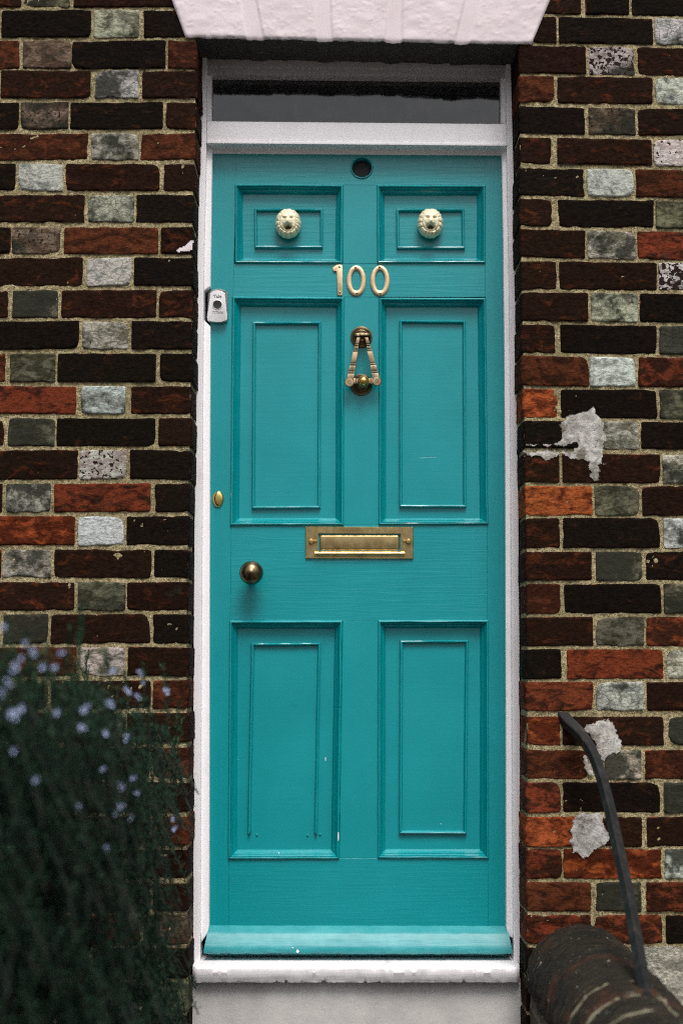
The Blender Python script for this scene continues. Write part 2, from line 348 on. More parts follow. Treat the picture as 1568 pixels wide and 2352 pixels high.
def add_brick(x0, x1, zt0, zb0, zt1, zb1, ty, wrap=0, coarse=False):
    """x0,x1 ends; zt/zb top and bottom z at each end. wrap=+1 left-hand pier end, -1 right-hand pier end"""
    global nv
    G_ = .0013
    zt0 += G_; zt1 += G_; zb0 -= G_; zb1 -= G_
    if wrap != -1: x0 -= G_
    if wrap != 1: x1 += G_
    ca, cb, amt, stn, spk, crk, rgh = TY[ty]
    seed = rng.random()*50; hue = rng.uniform(.94, 1.06, 3)
    if ty in 'WSGPQ': crk *= rng.uniform(.15, 1.15); stn *= rng.uniform(.6, 1.35); spk *= rng.uniform(.6, 1.25)
    W = x1-x0; H = ((zt0-zb0)+(zt1-zb1))/2
    stp = .010 if coarse else .0048
    La = W+(DEP if wrap else 0)
    a = lerp_axis(La, stp)
    if wrap: a = np.sort(np.concatenate([a, W+np.array([-.0025, 0, .0025, .005])]))
    t = lerp_axis(H, stp); Ag, Tg = np.meshgrid(a, t)
    R, rc = .0032, .0058
    qx = np.abs(Ag-La/2)-(La/2-rc); qz = np.abs(Tg-H/2)-(H/2-rc)
    wob = (fbm(Ag*38+seed, Tg*38, seed, 3)-.5)
    sdf = np.hypot(np.maximum(qx, 0), np.maximum(qz, 0))+np.minimum(np.maximum(qx, qz), 0)-rc
    d = -sdf-.0032*(wob*2.4+.05)
    for cxn in (0, 1):
        for czn in (0, 1):
            if rng.random() < .2 and not (wrap and cxn == 1): d = d-rng.uniform(.003, .008)*np.exp(-(np.hypot(Ag-cxn*La, Tg-czn*H)/rng.uniform(.008, .02))**2)
    dd = np.clip(d, 0, R); h = -(R-np.sqrt(np.maximum(R*R-(R-dd)**2, 0)))+np.where(d < 0, d*1.5, 0)
    f = Ag/max(W, 1e-3); fr = np.clip(f, 0, 1)
    h = h+rng.uniform(-.0015, .002)+(fr-.5)*rng.uniform(-.0018, .0018)+(Tg/H-.5)*rng.uniform(-.0018, .0018)
    h = h+(fbm(Ag*60+seed, Tg*150, seed+3, 4)-.5)*.0028*rgh+(vn(Ag*30+seed, Tg*30, seed+9)-.5)*.0016*rgh
    pit = np.clip(vn(Ag*110+seed, Tg*110, seed+20)-.80, 0, 1)*.02; h = h-pit
    e = np.exp(-np.maximum(d, 0)/.0035)*.75
    if wrap:
        ea = np.exp(-np.abs(Ag-W)/.0045); chip = np.clip(vn(Ag*70+seed, Tg*70, seed+5)-.45, 0, 1)
        h = h-chip*ea*.010; e = np.maximum(e, ea*(.55+chip))
    zt = zt0+(zt1-zt0)*fr; zb = zb0+(zb1-zb0)*fr; Z = zb+(zt-zb)*Tg/H
    if wrap == 1: X, Y, Z = side_map(Ag-W, Z, h, 1, x1+0*Z)
    elif wrap == -1:
        Zm = (zb1+(zb0-zb1)*fr)+((zt1+(zt0-zt1)*fr)-(zb1+(zb0-zb1)*fr))*Tg/H
        X, Y, Z = side_map(Ag-W, Zm, h, -1, x0+0*Zm)
    else: X = x0+Ag; Y = -h
    nr, nc = Ag.shape; k = nr*nc
    BR['V'].append(np.stack([X, Y, Z], -1).reshape(-1, 3)); fc = grid_faces(nr, nc, nv)
    if wrap == -1: fc = fc[:, ::-1]
    BR['F'].append(fc)
    jit = rng.uniform(.8, 1.2)*(1.22 if ty in 'WSP' else 1.0 if ty in 'ROQG' else .64)
    A_ = np.array(lin(ca))*jit*hue; B_ = np.array(lin(cb))*jit*(1 if ty in 'WSPGQRO' else 1.4)
    BR['ca'].append(np.tile(np.append(A_, 1), (k, 1))); BR['cb'].append(np.tile(np.append(B_, 1), (k, 1)))
    BR['prm'].append(np.tile([amt*rng.uniform(.8, 1.2), stn*rng.uniform(.7, 1.25), spk, crk], (k, 1)))
    BR['off'].append(np.full(k, seed)); BR['edge'].append(e.ravel()); nv += k

# traced courses: (ytop, ybottom, [(x0, x1, type)...]) in the pixels of eight enlargements; None = runs out of the picture
LEFT = [
 (0, 3.2175, 0, 3.2175, [(-140, 45, [(None, 155, 'D'), (175, 515, 'G'), (545, 1300, 'D')]),
  (72, 268, [(None, 668, 'K'), (695, 1022, 'S'), (1062, 1500, 'K')]), (300, 500, [(None, 140, 'N'), (170, 525, 'Q'), (535, 1220, 'K'), (1245, 'A', 'N')]),
  (522, 718, [(None, 665, 'D'), (705, 1020, 'W'), (1055, 'A', 'D')]), (755, 948, [(None, 135, 'K'), (155, 500, 'Q'), (520, 1200, 'K'), (1228, 'A', 'D')]),
  (985, 1175, [(None, 645, 'N'), (675, 1020, 'S'), (1042, 'A', 'N')]), (1210, 1403, [(None, 110, 'K'), (140, 462, 'W'), (488, 1175, 'D'), (1210, 'A', 'D')]),
  (1438, 1637, [(None, 620, 'D'), (650, 985, 'S'), (1008, 'A', 'K')]), (1680, 1870, [(None, 75, 'K'), (90, 445, 'Q'), (475, 1165, 'N'), (1190, 'A', 'D')])]),
 (0, 3.2175, 548.2, 3.2175, [(140, 342, [(None, 608, 'D'), (645, 968, 'W'), (992, 'A', 'K')]), (380, 580, [(None, 55, 'D'), (90, 425, 'G'), (455, 1152, 'D'), (1178, 'A', 'D')]),
  (612, 812, [(None, 580, 'K'), (610, 940, 'S'), (975, 'A', 'K')]), (850, 1055, [(None, 35, 'N'), (75, 405, 'G'), (428, 1148, 'K'), (1185, 'A', 'K')]),
  (1092, 1290, [(None, 558, 'R'), (600, 922, 'W'), (970, 'A', 'D')]), (1328, 1528, [(None, 30, 'D'), (60, 400, 'G'), (420, 1145, 'K'), (1172, 'A', 'D')]),
  (1565, 1775, [(None, 570, 'D'), (590, 930, 'P'), (962, 'A', 'K')])]),
 (0, 3.2175, 1096.5, 3.2175, [(48, 252, [(None, 12, 'D'), (45, 370, 'S'), (402, 1110, 'R'), (1145, 'A', 'K')]), (290, 498, [(None, 548, 'O'), (582, 912, 'W'), (938, 'A', 'K')]),
  (535, 738, [(None, 5, 'D'), (22, 370, 'S'), (403, 1115, 'D'), (1142, 'A', 'K')]), (778, 980, [(None, 545, 'D'), (578, 922, 'G'), (942, 'A', 'D')]),
  (1015, 1225, [(None, 350, 'G'), (378, 1105, 'D'), (1130, 'A', 'K')]), (1260, 1465, [(None, 560, 'N'), (590, 915, 'S'), (945, 'A', 'D')]),
  (1505, 1705, [(None, 350, 'G'), (380, 1110, 'D'), (1130, 'A', 'N')])]),
 (0, 3.2175, 1644.7, 3.2175, [(-19, 190, [(None, 545, 'D'), (578, 922, 'S'), (942, 'A', 'D')]), (240, 455, [(None, 350, 'G'), (380, 1100, 'D'), (1130, 'A', 'N')]),
  (495, 705, [(None, 545, 'K'), (578, 915, 'G'), (942, 'A', 'D')]), (750, 950, [(None, 350, 'S'), (380, 1100, 'D'), (1130, 'A', 'N')]),
  (995, 1200, [(None, 545, 'D'), (578, 915, 'G'), (942, 'A', 'D')]), (1245, 1440, [(None, 350, 'G'), (380, 1100, 'D'), (1130, 'A', 'D')])]),
]
RIGHT = [
 (1157.4, 3.819, 0, 3.819, .0165, [(-130, 108, [(330, 670, 'D'), (715, 1092, 'K'), (1125, None, 'K')]), (140, 362, [(200, 455, 'D'), (485, 1300, 'K'), (1325, None, 'W')]),
  (398, 632, [('A', 715, 'D'), (745, 1140, 'P'), (1172, None, 'D')]), (660, 888, [('A', 438, 'N'), (470, 1300, 'D'), (1335, None, 'W')]),
  (930, 1160, [('A', 705, 'K'), (745, 1150, 'Q'), (1178, None, 'D')]), (1205, 1425, [('A', 408, 'D'), (470, 1290, 'D'), (1315, None, 'P')]),
  (1470, 1705, [('A', 700, 'K'), (728, 1130, 'W'), (1160, None, 'N')]), (1742, 1975, [('A', 415, 'D'), (475, 1310, 'K'), (1335, None, 'G')]),
  (2012, 2250, [('A', 710, 'D'), (738, 1150, 'S'), (1175, None, 'R')])]),
 (1157.4, 3.819, 548.2, 3.819, .010, [(198, 435, [('A', 462, 'D'), (488, 1335, 'D'), (1360, None, 'P')]), (470, 715, [('A', 735, 'D'), (765, 1170, 'S'), (1195, None, 'K')]),
  (752, 995, [('A', 445, 'D'), (498, 1335, 'K'), (1365, None, 'S')]), (1030, 1283, [('A', 738, 'N'), (755, 1145, 'W'), (1180, None, 'R')]),
  (1315, 1560, [('A', 465, 'O'), (502, 1338, 'K'), (1365, None, 'G')]), (1600, 1830, [('A', 840, 'K'), (875, 1175, 'S'), (1205, None, 'K')]),
  (1885, 2130, [('A', 480, 'D'), (515, 1365, 'D'), (1395, None, 'S')])]),
 (1157.4, 3.819, 1096.5, 3.819, .0, [(78, 330, [('A', 770, 'O'), (800, 1185, 'G'), (1215, None, 'D')]), (360, 615, [('A', 485, 'D'), (520, 1360, 'K'), (1405, None, 'W')]),
  (655, 900, [('A', 765, 'D'), (810, 1215, 'G'), (1245, None, 'K')]), (940, 1190, [('A', 495, 'N'), (530, 1375, 'K'), (1405, None, 'G')]),
  (1230, 1475, [('A', 775, 'D'), (810, 1225, 'G'), (1252, None, 'R')]), (1512, 1765, [('A', 500, 'K'), (555, 1395, 'R'), (1435, None, 'S')]),
  (1800, 2045, [('A', 780, 'R'), (815, 1220, 'W'), (1258, None, 'D')])]),
 (1157.4, 3.3246, 1644.7, 3.3246, .0, [(10, 222, [('A', 425, 'O'), (450, 1215, 'D'), (1260, None, 'G')]), (265, 482, [('A', 640, 'N'), (770, 1045, 'S'), (1080, None, 'N')]),
  (512, 737, [('A', 430, 'R'), (450, 1190, 'K'), (1225, None, 'G')]), (775, 997, [('A', 700, 'O'), (740, 1050, 'D'), (1095, None, 'D')]),
  (1022, 1242, [('A', 440, 'R'), (455, 1200, 'O'), (1230, None, 'W')]), (1275, 1492, [('A', 660, 'N'), (700, 1045, 'G'), (1090, None, 'R')]),
  (1527, 1740, [('A', 660, 'R'), (690, 1205, 'R'), (1240, None, 'K')])]),
]
HEADT = 'WSGP'
def auto_type(header): return random.choice('WSSGGQP') if header else random.choice('DDKKNNR')
def course(cells, zt, zb, ext0, ext1, start_header):
    """plain Flemish-bond course from ext0 to ext1"""
    x = ext0; hd = start_header
    while x < ext1:
        wd = .105 if hd else .222
        add_brick(x, x+wd, zt, zb, zt, zb, auto_type(hd), 0, True); x += wd+.011; hd = not hd
allrowsL, allrowsR = [], []
for (x0o, xs, y0o, ys, rows) in LEFT:
    for (yt, yb, br) in rows:
        YT, YB = y0o+yt/ys, y0o+yb/ys; zt, zb = P(0, YT).z, P(0, YB).z; ym = (YT+YB)/2
        allrowsL.append((zt, zb))
        for (a, b, ty) in br:
            wrap = 0
            xb = float(xL((zt+zb)/2))+random.uniform(-.002, .002) if b == 'A' else P(x0o+b/xs, ym).x
            if b == 'A': wrap = 1
            if a is None:
                hd = ty in 'WSGPQ'; wd = .105 if hd else .222; xa = xb-wd
            else: xa = P(x0o+a/xs, ym).x
            j = random.uniform(-.0015, .0015)
            add_brick(xa, xb, zt+j, zb+j, zt-j, zb-j, ty, wrap)
            if a is None:
                x = xa; hd = not hd
                while x > -1.35:
                    wd = .105 if hd else .222; x -= .011
                    add_brick(x-wd, x, zt, zb, zt, zb, auto_type(hd), 0, True); x -= wd; hd = not hd
for (x0o, xs, y0o, ys, slp, rows) in RIGHT:
    for (yt, yb, br) in rows:
        YT, YB = y0o+yt/ys, y0o+yb/ys
        z0t, z0b = P(1200, YT).z, P(1200, YB).z; allrowsR.append((z0t, z0b)); ym = (YT+YB)/2
        for (a, b, ty) in br:
            wrap = 0
            if a == 'A': wrap = -1; xa = float(xR((z0t+z0b)/2))+random.uniform(-.002, .002)
            else: xa = P(x0o+a/xs, ym).x
            if b is None: hd = ty in 'WSGPQ'; xb = xa+(.105 if hd else .222)
            else: xb = P(x0o+b/xs, ym).x
            s0, s1 = -slp*(xa-xR(z0t)), -slp*(xb-xR(z0t)); j = random.uniform(-.0012, .0012)
            add_brick(xa, xb, z0t+s0+j, z0b+s0+j, z0t+s1-j, z0b+s1-j, ty, wrap)
            if b is None:
                x = xb; hd = not hd
                while x < 1.35:
                    wd = .105 if hd else .222; x += .011; s0 = -slp*(x-xR(z0t))
                    add_brick(x, x+wd, z0t+s0, z0b+s0, z0t+s0, z0b+s0, auto_type(hd), 0, True); x += wd; hd = not hd
# courses above the picture, right across, and below it down to the ground
zt = allrowsL[0][0]+.011; hd = True
while zt < 3.35:
    course(None, zt+.066, zt, -1.4-random.random()*.02-(0.17 if hd else 0), 1.4, hd); zt += .0765; hd = not hd
for rows, sg, xf in ((allrowsL, 1, xL), (allrowsR, -1, xR)):
    zb = rows[-1][1]-.011; hd = True
    while zb > .02:
        zt_, zb_ = zb, zb-.066; xa = float(xf(zt_))
        if sg == 1:
            wd = .105 if hd else .222; add_brick(xa-wd, xa, zt_, zb_, zt_, zb_, auto_type(hd), 1, True); x = xa-wd; h2 = not hd
            while x > -1.35:
                wd = .105 if h2 else .222; x -= .011; add_brick(x-wd, x, zt_, zb_, zt_, zb_, auto_type(h2), 0, True); x -= wd; h2 = not h2
        else:
            wd = .105 if hd else .222; add_brick(xa, xa+wd, zt_, zb_, zt_, zb_, 'DK'[hd], -1, True); x = xa+wd; h2 = not hd
            while x < 1.35:
                wd = .105 if h2 else .222; x += .011; add_brick(x, x+wd, zt_, zb_, zt_, zb_, auto_type(h2), 0, True); x += wd; h2 = not h2
        zb -= .077; hd = not hd
# mortar sheets joined to the same brickwork mesh
nbrickf = sum(len(f) for f in BR['F'])
ZLB = P(820, 92, 0).z; ZLT = ZLB+.245
def add_sheet(X, Y, Z, flip=False):
    global nv
    nr, nc = X.shape; k = nr*nc; BR['V'].append(np.stack([X, Y, Z], -1).reshape(-1, 3)); f = grid_faces(nr, nc, nv)
    BR['F'].append(f[:, ::-1] if flip else f)
    for key in ('ca', 'cb', 'prm'): BR[key].append(np.zeros((k, 4)))
    BR['off'].append(np.zeros(k)); BR['edge'].append(np.zeros(k)); nv += k
def mheight(a, z): return -.0036+(fbm(a*45, z*45, 3.3, 4)-.5)*.0055+(vn(a*160, z*160, 8.1)-.5)*.0016
for sg, xf in ((1, xL), (-1, xR)):
    a = np.concatenate([np.arange(-1.0, -.48, .02), np.arange(-.48, DEP, .0042)]); z = np.arange(0, ZLT+.05, .0042)
    Ag, Zg = np.meshgrid(a, z); h = mheight(Ag*sg+sg*5, Zg)-np.where(Ag > -.004, .001, 0)
    X, Y, Z = side_map(Ag, Zg, h, sg, xf(Zg)); add_sheet(X, Y, Z, sg == -1)
X, Z = np.meshgrid(np.arange(-1.4, 1.41, .012), np.arange(ZLT-.02, 3.4, .012)); add_sheet(X, .0035+0*X, Z)
Vb = np.concatenate(BR['V']); Fb = np.concatenate(BR['F'])
wall = thing('brick_wall', (0, 0, 0), 'old red and grey brick house wall round the turquoise door', 'wall')
mk('brickwork', Vb, Fb, [M['brick'], M['mortar']], wall, attrs=dict(ca=('FLOAT_COLOR', np.concatenate(BR['ca'])), cb=('FLOAT_COLOR', np.concatenate(BR['cb'])),
   prm=('FLOAT_COLOR', np.concatenate(BR['prm'])), off=('FLOAT', np.concatenate(BR['off'])), edge=('FLOAT', np.concatenate(BR['edge']))),
   mi=[0]*nbrickf+[1]*(len(Fb)-nbrickf))
# plaster smears
def patch(poly, org, Yf=-.0034, th=.0016, rag=.008, name='plaster_patch', mat='plaster', seed=0):
    pw = np.array([[q.x, q.z] for q in (P(org[0]+x/org[1], org[2]+y/org[1]) for x, y in poly)])
    x = np.arange(pw[:, 0].min()-.01, pw[:, 0].max()+.012, .003); z = np.arange(pw[:, 1].min()-.01, pw[:, 1].max()+.012, .003)
    X, Z = np.meshgrid(x, z); ins = np.zeros(X.shape, bool); D = np.full(X.shape, 9.)
    for i in range(len(pw)):
        a, b = pw[i], pw[(i+1) % len(pw)]
        c1 = ((a[1] > Z) != (b[1] > Z)); ins ^= c1 & (X < (b[0]-a[0])*(Z-a[1])/(b[1]-a[1]+1e-12)+a[0])
        ab = b-a; t = np.clip(((X-a[0])*ab[0]+(Z-a[1])*ab[1])/(ab@ab), 0, 1); D = np.minimum(D, np.hypot(X-a[0]-t*ab[0], Z-a[1]-t*ab[1]))
    S = np.where(ins, D, -D)+(fbm(X*70+seed, Z*70, 1.5, 4)-.5)*rag*2.2
    Y = Yf+th*.8-np.clip(S/.014, 0, 1)*th+(fbm(X*60, Z*90, 5+seed, 4)-.5)*.002
    nr, nc = X.shape; f = grid_faces(nr, nc); keep = (S.ravel()[f] > -.0015).all(1); f = f[keep]
    us, inv = np.unique(f, return_inverse=True)
    mk(name, np.stack([X, Y, Z], -1).reshape(-1, 3)[us], inv.reshape(-1, 4), M[mat], wall, attrs=dict(fade=('FLOAT', np.clip(S/.016, 0, 1).ravel()[us])))
O6 = (1157.4, 3.819, 548.2); O8 = (1157.4, 3.3246, 1644.7)
patch([(560, 1545), (640, 1515), (720, 1505), (790, 1482), (840, 1555), (880, 1605), (880, 1700), (875, 1850), (855, 1940), (885, 1985), (835, 1995), (850, 2120), (790, 2150), (745, 2080), (735, 1970), (640, 1935), (560, 1935), (500, 1905), (400, 1945), (350, 1955), (320, 1920), (175, 1905), (172, 1862), (400, 1850), (560, 1850), (620, 1825), (400, 1825), (178, 1822), (178, 1800), (400, 1800), (480, 1760), (500, 1700), (470, 1640), (490, 1600)], O6)
patch([(600, 110), (660, 50), (790, 30), (835, 55), (865, 140), (915, 225), (890, 275), (810, 305), (775, 360), (725, 340), (690, 210)], O8, seed=4)
patch([(590, 300), (640, 300), (680, 420), (690, 470), (640, 450), (600, 400)], O8, seed=9)
patch([(525, 780), (590, 735), (755, 735), (775, 850), (805, 925), (765, 1000), (620, 1085), (530, 1060), (500, 960)], O8, seed=14)
patch([(1290, 1862), (1340, 1828), (1400, 1788), (1424, 1768), (1424, 1845), (1400, 1857)], (0, 3.2175, 0), Yf=-.0030, th=.001, rag=.003, name='paint_patch', mat='lintel')
# ------------------------------------------------------------------ lintel
def lintel():
    YF = -.009; nx = 250; rows = 74
    zb_l, zb_r = P(425, 82, YF).z, P(1221, 99, YF).z; xbl, xbr = P(425, 82, YF).x, P(1221, 99, YF).x
    sl_l = (P(395, 0, YF).x-xbl)/(P(395, 0, YF).z-zb_l); sl_r = (P(1262, 0, YF).x-xbr)/(P(1262, 0, YF).z-zb_r)
    s = np.linspace(0, 1, nx); t = np.linspace(0, .245, rows)
    S, T = np.meshgrid(s, t)
    XL = xbl+sl_l*T; XR = xbr+sl_r*T; X = XL+(XR-XL)*S; Z = zb_l+(zb_r-zb_l)*S+T
    jt = [((551, 0, 564.6, 86), (590, 0, 608, 88)), ((721.7, 0, 726, 90), (760, 0, 765, 90)), ((887, 0, 884, 92), (926, 0, 924, 93)), ((1066, 0, 1043, 95), (1108, 0, 1078, 96))]
    band = np.zeros_like(X)
    for a, b in jt:
        def ln(q):
            p0, p1 = P(q[0], q[1], YF), P(q[2], q[3], YF); return p1.x+(p0.x-p1.x)*(Z-p1.z)/(p0.z-p1.z)
        xa, xb = ln(a), ln(b); band = np.maximum(band, np.clip((X-xa)/.0022, 0, 1)*np.clip((xb-X)/.0022, 0, 1))
    dd = np.minimum(S, 1-S)*.85
    rough = fbm(X*28, Z*40, 2.2, 5)-.5; rdg = np.abs(fbm(X*20+9, Z*34, 7.7, 4)-.5)
    Y = YF+band*.0032-(1-band)*(rough*.0035+np.clip(.022-rdg, 0, 1)*.045)+np.clip((.004-dd)/.004, 0, 1)*.006
    ragz = (fbm(S*60, 0*S, 4.4, 4)-.5)*.006*np.exp(-T/.004)
    Z = Z+ragz-band*np.exp(-T/.006)*.003; r0 = np.exp(-T/.0025)*.004; Y = Y+r0
    V = [np.stack([X, Y, Z], -1)]
    # soffit rows going back, top closed, sides back
    so = []
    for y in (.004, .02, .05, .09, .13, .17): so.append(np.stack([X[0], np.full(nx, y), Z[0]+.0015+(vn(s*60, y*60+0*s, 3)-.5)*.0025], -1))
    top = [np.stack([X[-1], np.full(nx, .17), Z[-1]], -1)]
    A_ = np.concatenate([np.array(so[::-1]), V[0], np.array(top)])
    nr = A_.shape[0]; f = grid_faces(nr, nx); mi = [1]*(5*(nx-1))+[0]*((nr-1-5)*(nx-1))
    Vv = A_.reshape(-1, 3).tolist(); Fl = f.tolist()
    for c in (0, nx-1):  # end walls
        ids = [r*nx+c for r in range(nr)]; Fl.append(ids if c else ids[::-1]); mi.append(0)
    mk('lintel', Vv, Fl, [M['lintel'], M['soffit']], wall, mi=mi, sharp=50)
lintel()

# ------------------------------------------------------------------ door frame
YFr, YB_, YD = .125, .143, .165       # frame face, inner bead face, door face
frame = thing('door_frame', tuple(P(818, 2240, .125)), 'white painted wooden frame with narrow window light above the door', 'door frame')
def strip(name, left, right, Yf, Yb, mat, parent=frame, bev=.003, wav=0.0):
    bm = bmesh.new(); pprism(bm, left+right[::-1], Yf, Yb, bev, 3); return from_bm(name, bm, mat, parent)
LO = [(464, 130), (459.5, 330), (454.5, 560), (451, 800), (447.5, 1100), (444, 1600), (443, 2217)]
LI = [(474.5, 130), (474, 330), (468.5, 560), (466, 800), (464.5, 1100), (461.5, 1600), (459.5, 2217)]
RO = [(1173, 140), (1177, 330), (1183, 560), (1186, 800), (1189, 1100), (1193, 1600), (1195, 2222)]
RI = [(1161.5, 140), (1163.5, 330), (1168, 560), (1171, 800), (1173, 1100), (1176, 1600), (1179.5, 2222)]
strip('jamb', LO, LI, YFr, .26, M['white']); strip('jamb', RI, RO, YFr, .26, M['white'])
# inner bead (stop) with the notch cut out for the night latch
bmL = [(474.6, 332), (469.2, 560), (467.6, 668), (482.9, 657), (484, 560), (487.5, 340)]
strip('door_stop', bmL[:3], bmL[5:2:-1], YB_, .26, M['white'], bev=.004)
a1 = [(466.9, 733), (465.6, 1100), (463.2, 1600), (461.4, 2140), (462, 2166)]; b1 = [(482.7, 748.5), (481.5, 1100), (480.5, 1600), (480, 2128), (477, 2145)]
strip('door_stop', a1, b1, YB_, .26, M['white'], bev=.004)
a2 = [(1152, 342), (1156, 560), (1158.5, 800), (1160.5, 1100), (1162, 1600), (1162.5, 2132), (1166, 2150)]
b2 = [(1163.0, 335), (1167.5, 560), (1170.5, 800), (1172.5, 1100), (1175.5, 1600), (1178.5, 2140), (1178.5, 2158)]
strip('door_stop', a2, b2, YB_, .26, M['white'], bev=.004)
# head above the light, transom rail, head stop
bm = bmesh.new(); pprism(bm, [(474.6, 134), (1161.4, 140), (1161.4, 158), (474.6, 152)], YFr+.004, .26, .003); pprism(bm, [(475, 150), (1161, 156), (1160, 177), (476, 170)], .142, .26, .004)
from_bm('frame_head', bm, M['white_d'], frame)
bm = bmesh.new(); pprism(bm, [(474.7, 277), (1163.4, 283.5), (1163.6, 326), (474.2, 320.5)], YFr-.004, .26, .003); pprism(bm, [(474.4, 320.5), (1163.4, 326), (1163.4, 334), (474.4, 328)], YFr-.008, .26, .002)
from_bm('transom', bm, M['white_h'], frame)
bm = bmesh.new(); pprism(bm, [(474.8, 338), (1163, 343.5), (1152, 356), (487, 351.5)], YD-.004, .26, .001)
from_bm('head_stop', bm, M['white_h'], frame)
# glazing beads and glass
for q_ in ([(475, 168), (486, 168), (486, 276), (475, 277)], [(1150, 174), (1161.4, 174), (1161.4, 283), (1150, 282)]):
    bm = bmesh.new(); pprism(bm, q_, .150, .26, .003); from_bm('glazing_bead', bm, M['white'], frame)
bm = bmesh.new(); vsg = [bm.verts.new(P(x, y, .175)) for x, y in ((470, 160), (1170, 166), (1170, 290), (470, 284))]; bm.faces.new(vsg)
from_bm('glass_pane', bm, M['glass'], frame, smooth=False)
# sill
def sill():
    nx = 300; s = np.linspace(0, 1, nx)
    prof = [(.26, P(800, 2203, .165).z+.004), (.165, P(800, 2201, .165).z), (.075, P(800, 2219, .07).z), (.066, P(800, 2222, .066).z), (.062, P(800, 2227, .062).z), (.061, P(800, 2235, .061).z), (.064, P(800, 2245, .064).z), (.067, P(800, 2252, .067).z), (.070, P(800, 2257.5, .070).z), (.075, P(800, 2259, .07).z), (.26, P(800, 2258, .07).z)]
    x0, x1 = P(441, 2235, .061).x, P(1194.5, 2235, .061).x; rows = []
    for k, (y, z) in enumerate(prof):
        X = x0+(x1-x0)*s; e = np.minimum(s, 1-s)*(x1-x0); rr = np.clip(1-e/.012, 0, 1)**2*.010*(1 if 2 <= k <= 9 else 0)
        rg = (fbm(s*90, k*.9+0*s, 2, 4)-.5)*(.0032 if k in (7, 8, 9) else .0010); chip = -np.clip(vn(s*70, 0*s, 9)-.78, 0, 1)*.03*(1 if k in (8, 9) else 0)
        rows.append(np.stack([X, np.full(nx, y)+rr+(fbm(s*40, k*1.7+0*s, 6, 4)-.5)*.003*(2 <= k <= 9), z+rg-chip], -1))
    A_ = np.array(rows); f = grid_faces(len(prof), nx).tolist(); nr = len(prof)
    for c in (0, nx-1):
        ids = [r*nx+c for r in range(nr)]; f.append(ids)
    mk('sill', A_.reshape(-1, 3), f, M['sill'], frame, sharp=28)
sill()

# ------------------------------------------------------------------ door
door = thing('front_door', tuple(P(820, 2195, YD)), 'turquoise six panel front door with brass fittings and number 100', 'door')
bm = bmesh.new()
dl = lambda y: np.interp(y, [351, 1200, 2195], [485.0, 480.0, 478.0]); dr = lambda y: np.interp(y, [356, 1200, 2195], [1153.5, 1162.0, 1164.0])
e1 = lambda y: np.interp(y, [345, 422, 680, 1208, 1424, 1975, 2200], [541, 541, 535, 530.5, 528.5, 525.5, 525]); e2 = lambda y: np.interp(y, [345, 1424, 1975, 2200], [787.5, 787, 779, 778])
e3 = lambda y: np.interp(y, [345, 422, 680, 2200], [866, 866, 870, 869]); e4 = lambda y: np.interp(y, [345, 422, 1208, 2200], [1113, 1113, 1119, 1121])
YS = [348, 424, 605, 682, 1206, 1427, 1972, 2196]
def slab(x0, x1, y0, y1, mi):
    pprism(bm, [(x0(y0), y0), (x1(y0), y0), (x1(y1), y1), (x0(y1), y1)], YD-.0002, .205, .0010, 1, mi=mi)
for x0, x1 in ((dl, e1), (e4, dr)):
    pprism(bm, [(x0(y), y) for y in YS]+[(x1(y), y) for y in YS[::-1]], YD, .205, .0009, 1, mi=1)
hole_c = P(830.6, 384.8, YD)
for k in (2, 4, 6): slab(e1, e4, YS[k], YS[k+1], 0)
for k in (1, 3, 5): slab(e2, e3, YS[k], YS[k+1], 1)
# top rail with the round hole
RH = .0253; ym = 384.8
corners = [P(e1(348), 348, YD), P(e4(348), 348, YD), P(e4(424), 424, YD), P(e1(424), 424, YD)]
nh = 48; ring = [bm.verts.new((hole_c.x+RH*math.cos(2*math.pi*k/nh), YD, hole_c.z+RH*math.sin(2*math.pi*k/nh))) for k in range(nh)]
bk = [bm.verts.new((v.co.x, YD+.02, v.co.z)) for v in ring]
cv = [bm.verts.new(c) for c in corners]   # tl tr br bl
q = nh//4; order = [1, 0, 3, 2]          # corner facing 45,135,225,315 degrees
for k in range(nh):
    k2 = (k+1) % nh; bm.faces.new((ring[k], ring[k2], bk[k2], bk[k]))
sectors = {0: 1, 1: 0, 2: 3, 3: 2}
for sct in range(4):
    cnr = cv[sectors[sct]]
    for k in range(sct*q, (sct+1)*q): bm.faces.new((ring[k], ring[(k+1) % nh], cnr))
    k = ((sct+1)*q) % nh; bm.faces.new((ring[k], cnr, cv[sectors[(sct+1) % 4]]))
from_bm('door_leaf', bm, [M['teal_h'], M['teal_v']], door, sharp=30)
bm = bmesh.new(); lathe_y(bm, hole_c, [(0, YD+.019), (RH+.002, YD+.019)], 48); from_bm('hole_backing', bm, M['black'], door)
bm = bmesh.new(); lathe_y(bm, hole_c, [(RH-.0005, YD+.01), (RH, YD-.001), (RH+.0015, YD-.0035), (RH+.003, YD-.0035), (RH+.0048, YD-.0005), (RH+.005, YD+.002)], 64); from_bm('hole_ring', bm, M['teal_s'], door)

